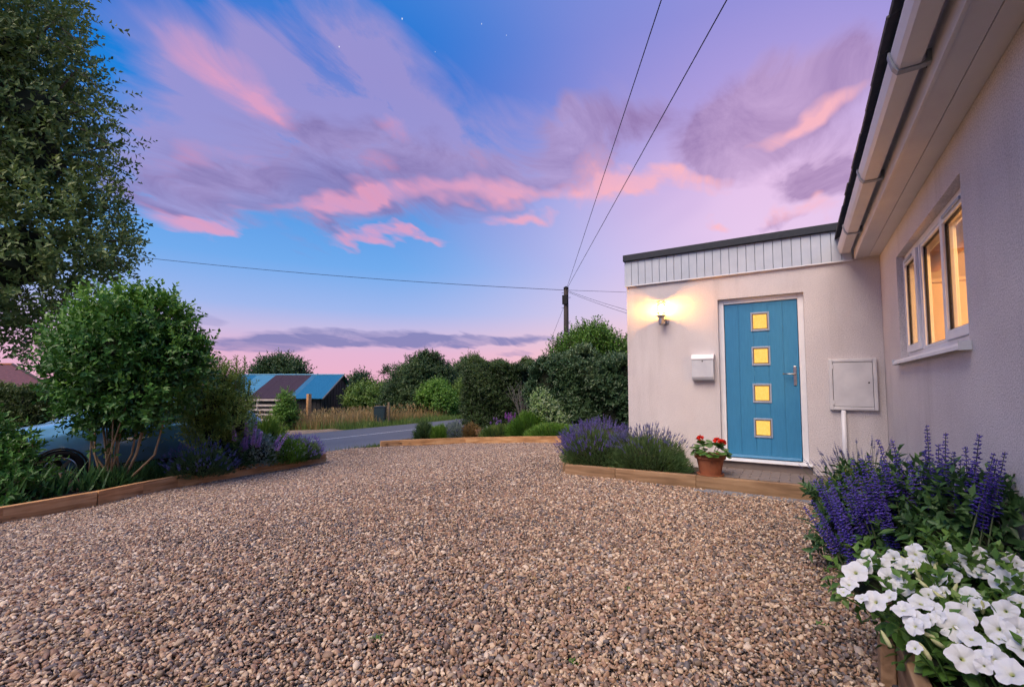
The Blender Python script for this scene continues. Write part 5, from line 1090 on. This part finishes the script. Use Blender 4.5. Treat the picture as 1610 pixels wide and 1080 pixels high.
# ------------------------------------------------------------------ back border plants
def back(px, d, dz=.09): return gp(px, d, dz)
mound('green_mound', 'dark green feathery mound before the tall hedge', back(833, 12.3), .62, .55, .62, 5500, .20, .010, F_bright, tintb=.22)
mound('green_mound', 'low bright green mound beside the lavender end of the far edging', back(872, 11.2), .75, .5, .30, 4200, .16, .010, F_bright, tintb=.35)
mound('green_mound', 'mid green mound at the centre of the far edging', back(790, 13.3), .70, .55, .34, 4000, .15, .012, F_grass, tintb=.30)
std_tree('variegated_shrub', 'white flecked upright shrub before the tall hedge', 858, 12.2, [(856, 640, 14, 12.2), (866, 655, 15, 12.2), (850, 628, 9, 12.2), (872, 668, 14, 12.1), (845, 622, 5, 12.2)], 420, .075, mat=leafmat('flecked_leaf', (.05, .11, .03), (.13, .20, .06), (.52, .56, .40)), tintb=.4, k=7, group='shrubs in the back border', corek=.4, cat='shrub')
spray_plant('magenta_flowers', 'small magenta flower spikes in the far border', back(803, 13.1), 9, .72, .22, F_magf, F_grass, .22, .045, 700, .09, .02, .28, .40, .35)
mound('silver_mound', 'silver blue leafy plant in the far border by the lane', back(716, 14.1), .36, .36, .52, 2600, .12, .016, F_silver, F_lavd, 60, .04, .02, .08, tintb=.4)
mound('green_mound', 'bright green tuft left of the silver plant', back(692, 14.0), .34, .34, .40, 1900, .22, .014, F_bright, tintb=.55)
mound('dry_tuft', 'straw yellow grass tuft right of the silver plant', back(741, 14.0), .28, .28, .42, 1700, .24, .010, F_dry, tintb=.35)
mound('grass_tuft', 'wispy grey green grass at the lane end of the far border', back(668, 14.0), .30, .30, .50, 1100, .34, .008, F_lav, tintb=.35)
mound('silver_mound', 'small dark grey plant beside the brown tub', back(766, 13.9), .2, .2, .30, 900, .09, .016, F_silver, tintb=.15)
tbp = back(752, 14.0); tub = thing('brown_tub', 'low brown wooden tub in the far border', 'tub', tbp)
for k in range(12):
    a0, a1 = k*math.pi/6, (k+.93)*math.pi/6; v = []
    for z_, r_ in ((0, .17), (.30, .20)):
        for a in (a0, a1):
            for q in (r_, r_-.02): v.append(tbp+[math.cos(a)*q, math.sin(a)*q, z_-.03])
    MB().add(v, [(0, 2, 6, 4), (1, 5, 7, 3), (0, 4, 5, 1), (2, 3, 7, 6), (4, 6, 7, 5), (0, 1, 3, 2)]).build('stave', M_sleeper2, tub)
MB().lathe([(0, 0), (.178, 0), (.178, .02), (0, .02)], 16, tbp+[0, 0, .22]).build('soil', M_soil, tub)
spray_plant('pink_flowers', 'faint pinkish flowers beyond the brown tub', back(780, 14.2), 8, .55, .25, F_catf, F_grass, .08, .035, 700, .09, .02, .3, .35, .3)

# ------------------------------------------------------------------ pot and geranium
pp = (-.925, 5.93, STZ+.001); pot = thing('terracotta_pot', 'round terracotta pot on a saucer beside the front door', 'pot', pp)
MB().lathe([(0, .0), (.135, .0), (.150, .006), (.152, .022), (.142, .022), (.135, .010), (0, .010)], 32, pp).build('saucer', M_terra, pot, smooth=False)
MB().lathe([(0, .012), (.112, .012), (.118, .02), (.150, .185), (.152, .19), (.168, .192), (.174, .2), (.176, .238), (.170, .245), (.155, .245), (.152, .235), (.148, .21), (0, .21)], 36, pp).build('body', M_terra, pot, smooth=False)
MB().lathe([(0, .212), (.147, .212), (.10, .222), (0, .225)], 24, pp).build('soil', M_soil, pot)
ge = thing('geranium', 'red flowering geranium growing in the terracotta pot', 'geranium', (pp[0], pp[1], pp[2]+.22))
gm = [leaf_mesh('leaf', F_pet, .25, -.12, (.12, .42, .52, .48, .28, 0), t) for t in (.15, .3, .45)]
n = 58; u = rdir(n); u[:, 2] = np.abs(u[:, 2])*.9+.05; P = np.array(pp)+[0, 0, .235]+u*[.17, .17, .15]; leaf_objects(ge, 'leaf', gm, P, unit(u*[1, 1, .2]+rdir(n)*.4), unit(u+[0, 0, .9]), rng.uniform(.065, .10, n), rng.uniform(.075, .11, n))
for dx, dy, hh in ((-.10, -.02, .42), (.085, .03, .40), (.13, .0, .385)):
    T = np.array(pp)+[dx, dy, hh]; MB().tube([np.array(pp)+[dx*.4, dy*.4, .24], T*.6+np.array(pp)*.4+[dx*.2, 0, .1], T], .004, 6).build('flower_stalk', F_stalk, ge)
    k = 26; v = rdir(k); v[:, 2] = np.abs(v[:, 2])*.8-.15; fm = leaf_mesh('petal', F_red, .2, .1, (.15, .42, .5, .42, 0), .5); leaf_objects(ge, 'petal', [fm], T+v*.018, unit(v+rdir(k)*.4), unit(rdir(k)+v), rng.uniform(.03, .042, k), rng.uniform(.028, .04, k))

# ------------------------------------------------------------------ right bed: lavender-like clump, salvia, petunias
mound('lavender', 'green leaved clump with thin grey flower stalks under the meter box', (.42, 4.75, .04), .30, .55, .46, 4200, .16, .010, F_light, F_lavd, 90, .05, .011, .22, tintb=.32, group=LG, side=(-.3, .2, .4), cat='lavender')
def salvia():
    base = np.array([.50, 3.55, .03]); t = thing('salvia', 'deep blue purple salvia spikes against the bungalow wall', 'salvia', base)
    sd = lambda px: float(np.interp(px, [1264, 1350, 1460, 1580], [3.15, 2.92, 2.48, 2.06]))
    cl = px_clumps([(px, py, r_, sd(px)*k_, .9) for px, py, r_, k_ in ((1325, 835, 36, .98), (1385, 815, 50, 1), (1450, 800, 52, 1), (1515, 805, 46, 1.0), (1555, 800, 32, 1.0), (1400, 855, 42, .94), (1475, 845, 48, .95), (1315, 795, 28, 1), (1540, 842, 30, .97), (1430, 770, 34, 1.03), (1350, 780, 36, 1.03))])
    core(t, cl, .6); crown(t, cl, 420, 7, .12, .075, .034, F_salv, name='inner_leaves', tintb=.30, shell=.4, hi=.3)
    ms = [leaf_mesh('leaf', F_salv, .3, .18, (.08, .36, .46, .36, .16, 0), q) for q in (.25, .4, .55, .7)]
    P, O, r, ci = clump_points(cl, 700, .9); vis = np.argsort(P@np.array([1, 1, -.7]))[:280]
    leaf_objects(t, 'leaf', ms, P[vis], unit(O[vis]*[1, 1, .3]+rdir(280)*.5), unit(O[vis]*.5+[0, 0, 1.0]+rdir(280)*.25), rng.uniform(.07, .13, 280), rng.uniform(.032, .055, 280))
    # a spike: ringed whorls of small florets along a square stem, three meshes shared by all
    def spike_mesh(seed):
        r2 = np.random.default_rng(seed); V = []; F = []; T = []; nw = 17
        for q in range(nw):
            t_ = q/(nw-1); z = .02+.38*t_; rad = (.020*(1-.72*t_)+.004)*(1.0 if q % 3 else .92); nf = 9
            for j in range(nf):
                if r2.random() < .14: continue
                a = j*6.283/nf+q*.35+r2.normal(0, .12); ca, sa = math.cos(a), math.sin(a); rr = rad*r2.uniform(.65, 1.3); zz = z+r2.normal(0, .0042); h_ = .0085*(1-.35*t_); w_ = .0062*(1-.3*t_); k = len(V)
                V += [(ca*.003, sa*.003, zz), (ca*rr*.6-sa*w_, sa*rr*.6+ca*w_, zz+h_*.35), (ca*rr*.6+sa*w_, sa*rr*.6-ca*w_, zz+h_*.35), (ca*rr, sa*rr, zz+h_*.25), (ca*rr*.65, sa*rr*.65, zz+h_), (ca*rr*.6, sa*rr*.6, zz-h_*.35)]
                F += [(0+k, 1+k, 4+k), (0+k, 4+k, 2+k), (1+k, 3+k, 4+k), (2+k, 4+k, 3+k), (0+k, 5+k, 1+k), (0+k, 2+k, 5+k), (5+k, 3+k, 1+k), (5+k, 2+k, 3+k)]; T += [float(np.clip(r2.normal(.42+.15*t_, .18), 0, 1))]*6
        me = bpy.data.meshes.new('flower_spike'); me.from_pydata(V, [], F); me.materials.append(F_salf); me.update(); at = me.attributes.new('tint', 'FLOAT', 'POINT'); at.data.foreach_set('value', T); return me
    sm_ = [spike_mesh(s) for s in range(4)]
    tops = [(1457, 668, 3.3), (1487, 680, 3.25), (1540, 683, 2.95), (1518, 702, 3.0), (1563, 712, 2.85), (1580, 710, 2.8), (1475, 698, 3.2), (1500, 710, 3.05), (1453, 708, 3.3), (1380, 690, 3.7), (1403, 692, 3.6), (1510, 722, 3.0), (1533, 726, 2.9), (1556, 728, 2.9), (1430, 724, 3.4), (1466, 735, 3.15), (1441, 745, 3.2), (1490, 738, 3.05), (1545, 752, 2.85),
            (1340, 722, 3.9), (1352, 720, 3.9), (1365, 715, 3.8), (1395, 735, 3.6), (1410, 742, 3.5), (1375, 745, 3.7), (1358, 752, 3.8), (1335, 748, 3.9), (1318, 756, 4.0), (1303, 750, 4.05), (1290, 752, 4.15), (1280, 754, 4.2), (1300, 772, 4.05), (1276, 785, 4.1), (1316, 780, 3.95), (1332, 775, 3.9), (1264, 796, 4.1), (1345, 790, 3.7), (1392, 770, 3.55), (1420, 770, 3.4), (1452, 778, 3.2), (1287, 768, 4.1), (1310, 800, 3.8), (1365, 768, 3.7), (1385, 725, 3.6), (1325, 742, 3.95), (1505, 760, 3.0), (1480, 765, 3.1)]
    tops += [(random.uniform(1268, 1420), random.uniform(752, 815), 0) for q in range(14)]+[(random.uniform(1440, 1575), random.uniform(715, 770), 0) for q in range(10)]
    for q, (px, py, d) in enumerate(tops):
        d = sd(px)*random.uniform(.96, 1.05)*float(np.interp(px, [1380, 1450], [.88, 1])); T = at_depth(px, py, d); r0 = np.array([T[0], T[1], 0]); lean = (1470-px)/200*.5+random.gauss(0, .05); root = T-unit(np.array([-RT[0]*lean, -RT[1]*lean*.6+random.gauss(0, .05), 1.0]))*(T[2]-.06); root[0] = float(np.clip(root[0], .22, .74))
        if T[0] > .79: T = T-np.array([T[0]-.79, 0, 0])
        D = unit(T-root); sc = random.uniform(.80, 1.08)*(1.0 if py < 735 else .85); qz = Vector(D).to_track_quat('Z', 'Y').to_matrix().to_4x4()
        S = T-D*.37*sc
        stem = MB().tube([root, root*.4+S*.6+[random.gauss(0, .008), random.gauss(0, .008), 0], S, T], [.0042, .0036, .003, .0015], 5).build('flower_stem', F_stalk, t)
        o = bpy.data.objects.new('flower_spike', sm_[q % 4]); C.objects.link(o); o.parent = stem; o.matrix_basis = Matrix.Translation(Vector(S)) @ qz @ Matrix.Rotation(random.uniform(0, 6), 4, 'Z') @ Matrix.Diagonal((sc*1.45, sc*1.45, sc*.9, 1))
        for e in range(3):
            z_ = random.uniform(.15, .75); b_ = root*(1-z_)+S*z_; dd = unit(np.array([random.gauss(0, 1), random.gauss(0, 1), .4])); leaf_objects(t, 'leaf', ms[1:3], [b_], [dd], [[0, 0, 1.0]], [random.uniform(.05, .09)], [random.uniform(.022, .034)])
salvia()
def petunias():
    base = np.array([.55, 1.9, .15]); t = thing('petunia', 'white petunias spilling over the timber planter at lower right', 'petunia', base)
    dep = lambda px, py: np.interp(py, [860, 900, 960, 1080], [2.02, 1.86, 1.60, 1.34])*(1-.05*max(0, (px-1500)/110))
    cl = px_clumps([(px, py, r_, dep(px, py)+.16, .8) for px, py, r_ in ((1365, 925, 34), (1425, 915, 46), (1490, 915, 52), (1560, 925, 55), (1450, 965, 48), (1520, 995, 60), (1590, 1000, 60), (1490, 1045, 52), (1560, 1075, 66), (1625, 1080, 70), (1620, 940, 50))])
    core(t, cl, .62); crown(t, cl, 420, 6, .10, .055, .036, F_pet, name='inner_leaves', tintb=.32, shell=.5, hi=.3)
    ms = [leaf_mesh('leaf', F_pet, .2, .2, (.10, .38, .48, .40, .2, 0), q) for q in (.2, .38, .55, .75)]
    P, O, r, ci = clump_points(cl, 600, .80); vis = np.argsort(P@np.array([.9, 1, -.9]))[:290]
    leaf_objects(t, 'leaf', ms, P[vis], unit(O[vis]*[1, 1, .5]+rdir(290)*.6), unit(O[vis]*.6+[0, 0, .8]+rdir(290)*.3), rng.uniform(.05, .085, 290), rng.uniform(.036, .055, 290))
    m, nt, b = newmat('white_petal'); b.inputs['Roughness'].default_value = .6; b.inputs['Specular IOR Level'].default_value = .2
    at = nt.nodes.new('ShaderNodeAttribute'); at.attribute_name = 'tint'; nt.links.new(ramp_node(nt, at.outputs['Fac'], [(0, (.22, .26, .04)), (.10, (.45, .50, .16)), (.20, (.72, .75, .74)), (1, (.77, .80, .86))]), b.inputs['Base Color'])
    tr = nt.nodes.new('ShaderNodeBsdfTranslucent'); tr.inputs[0].default_value = (.7, .73, .8, 1); mx = nt.nodes.new('ShaderNodeMixShader'); mx.inputs[0].default_value = .25; nt.links.new(b.outputs[0], mx.inputs[1]); nt.links.new(tr.outputs[0], mx.inputs[2]); nt.links.new(mx.outputs[0], nt.nodes['Material Output'].inputs[0])
    def flower_mesh(seed):
        r2 = np.random.default_rng(seed); nseg = 40; rings = (0, .06, .12, .3, .55, .8, 1.0); V = []; T = []; F = []; ph = r2.uniform(0, 6, 4); tilt = r2.uniform(-.1, .25)
        for ri, r_ in enumerate(rings):
            for k in range(nseg):
                a = 2*math.pi*k/nseg; lobe = 1-.13*(abs(math.cos(2.5*a))**5)*r_**2+.03*math.sin(3*a+ph[0])*r_; R_ = .5*r_*lobe
                z = -.20*math.exp(-(r_/.14)**2)+.055*r_-.10*tilt*r_*r_*2+r_**2*(.045*math.sin(5*a+ph[1])+.04*math.sin(2*a+ph[2])+.022*math.sin(11*a+ph[3]))-.035*math.exp(-((((a*5/(2*math.pi)) % 1)-.5)/.09)**2)*r_
                V.append((R_*math.cos(a), R_*math.sin(a), z)); T.append(r_)
        for ri in range(len(rings)-1):
            for k in range(nseg): F.append((ri*nseg+k, ri*nseg+(k+1) % nseg, (ri+1)*nseg+(k+1) % nseg, (ri+1)*nseg+k))
        me = bpy.data.meshes.new('flower'); me.from_pydata(V, [], F); me.materials.append(m); me.polygons.foreach_set('use_smooth', [True]*len(F)); me.update(); q = me.attributes.new('tint', 'FLOAT', 'POINT'); q.data.foreach_set('value', T); return me
    fm = [flower_mesh(s) for s in range(5)]; tube_me = MB().lathe([(.02, -.42), (.03, -.40), (.05, -.22), (.085, -.16)], 10).mesh('flower_tube', F_pet, True)
    # each flower placed where the photograph shows it: pixel, diameter in px
    fl = [(1365, 872, 30), (1345, 899, 46), (1358, 890, 34), (1335, 918, 34), (1326, 930, 26), (1376, 945, 46), (1398, 938, 34), (1355, 940, 28), (1399, 909, 44), (1422, 923, 36), (1385, 888, 34), (1404, 877, 36), (1440, 870, 40), (1422, 890, 38), (1450, 888, 26), (1437, 862, 30), (1472, 911, 46), (1468, 930, 30), (1484, 931, 28), (1448, 948, 46), (1420, 958, 46), (1443, 977, 52), (1483, 862, 34), (1505, 881, 42), (1498, 905, 34), (1536, 872, 44), (1537, 899, 50), (1567, 886, 34), (1582, 916, 60), (1590, 880, 34), (1523, 938, 48), (1530, 950, 34), (1510, 967, 60), (1501, 985, 64), (1527, 1003, 50), (1514, 1035, 62), (1581, 960, 48), (1570, 988, 58), (1600, 990, 60), (1605, 945, 50), (1563, 1036, 54), (1590, 1058, 70), (1604, 906, 44), (1610, 1020, 56), (1530, 900, 30), (1460, 880, 28)]
    fl += [(random.uniform(1400, 1605), random.uniform(868, 1050), random.uniform(26, 42)) for q in range(26)]
    for q, (px, py, s) in enumerate(fl):
        d = np.interp(py, [860, 900, 960, 1080], [2.02, 1.86, 1.60, 1.34]); d *= 1-.10*max(0, (px-1500)/110)*.5
        c = at_depth(px, py, d-.02); c[0] = min(c[0], .775); dia = s*.92*d/FPX/np.linalg.norm(ray(px, py))**.62
        face = unit(unit(CAM-c)*.75+np.array([-.15, -.05, .6])+rdir(1)[0]*.55); Mx = Vector(face).to_track_quat('Z', 'Y').to_matrix().to_4x4()
        W = Matrix.Translation(Vector(c)) @ Mx @ Matrix.Rotation(random.uniform(0, 6.28), 4, 'Z') @ Matrix.Diagonal((dia, dia*random.uniform(.88, 1), dia, 1))
        o = inst('flower', fm[q % 5], t, W); s_ = bpy.data.objects.new('flower_tube', tube_me); C.objects.link(s_); s_.parent = o
        tail = c-np.array(face)*dia*.42; root = np.array([np.clip(tail[0]+.05, .38, .72), tail[1]+random.uniform(-.03, .05), max(.17, tail[2]-.14)])
        MB().tube([root, root*.5+tail*.5+[0, 0, .01], tail], [.003, .0025, .0025], 5).build('flower_stalk', F_pet, t)
    bm_ = MB().lathe([(0, 0), (.006, .006), (.0075, .022), (.005, .045), (.0, .055)], 8).mesh('bud', simple('pale_bud', (.42, .46, .20), (.55, .56, .34), 30, .6), True)
    for k in range(16):
        px, py = random.uniform(1400, 1600), random.uniform(875, 1040); d = np.interp(py, [860, 900, 960, 1080], [2.02, 1.86, 1.60, 1.34]); c = at_depth(px, py, d); c[0] = min(c[0], .78)
        inst('bud', bm_, t, Matrix.Translation(Vector(c)) @ Vector(rdir(1)[0]+np.array([-.3, -.3, .8])).to_track_quat('Z', 'Y').to_matrix().to_4x4())
petunias()
# ------------------------------------------------------------------ small weeds in the gravel
for k, (lb_, px, py, n) in enumerate([('tiny weed in the gravel at lower left of centre', 590, 1005, 12), ('tiny weed in the gravel near the bottom centre right', 900, 1045, 14), ('tiny weed in the gravel at right by the petunias', 1290, 985, 16), ('tiny weed right of the bottom centre', 985, 930, 9), ('weed at the foot of the planter board', 1395, 1060, 18), ('small weed by the timber step corner', 1270, 776, 14), ('weed in the gravel in front of the salvia', 1300, 900, 12)]):
    b = G(px, py, .012); t = thing('gravel_weed', lb_, 'weed', b, 'weeds in the gravel'); a = rng.uniform(0, 6.283, n); s = rng.uniform(.3, 1.4, n)
    leaf_objects(t, 'leaf', [leaf_mesh('leaf', F_pet, .3, .2, (.1, .4, .46, .3, 0), q) for q in (.2, .4)], np.tile(b, (n, 1))+rng.normal(0, .012, (n, 3))*[1, 1, .2], unit(np.stack([np.cos(a)*s, np.sin(a)*s, np.ones(n)*.8], 1)), np.tile([0, 0, 1.0], (n, 1))+rdir(n)*.3, rng.uniform(.018, .04, n), rng.uniform(.008, .016, n))
# fallen leaves and bits scattered over the gravel
n = 420; x = np.r_[rng.uniform(-8.6, .2, 260), rng.uniform(-8.4, -6.2, 160)]; y = np.r_[rng.uniform(.6, 8.5, 260), rng.uniform(1.0, 7.0, 160)]; m = poly_inside(DRIVE, x, y); x, y = x[m], y[m]; n = len(x)
fl_ = leaves('fallen_leaves', np.stack([x, y, hgt(x)+.028], 1), rdir(n)*[1, 1, .25], np.tile([0, 0, 1.0], (n, 1))+rdir(n)*.35, rng.uniform(.015, .045, n), rng.uniform(.008, .02, n), leafmat('fallen_leaf', (.05, .06, .02), (.16, .11, .04), (.28, .20, .08)), None, rng.random(n)); tag(fl_, 'small dry leaves fallen on the gravel drive')
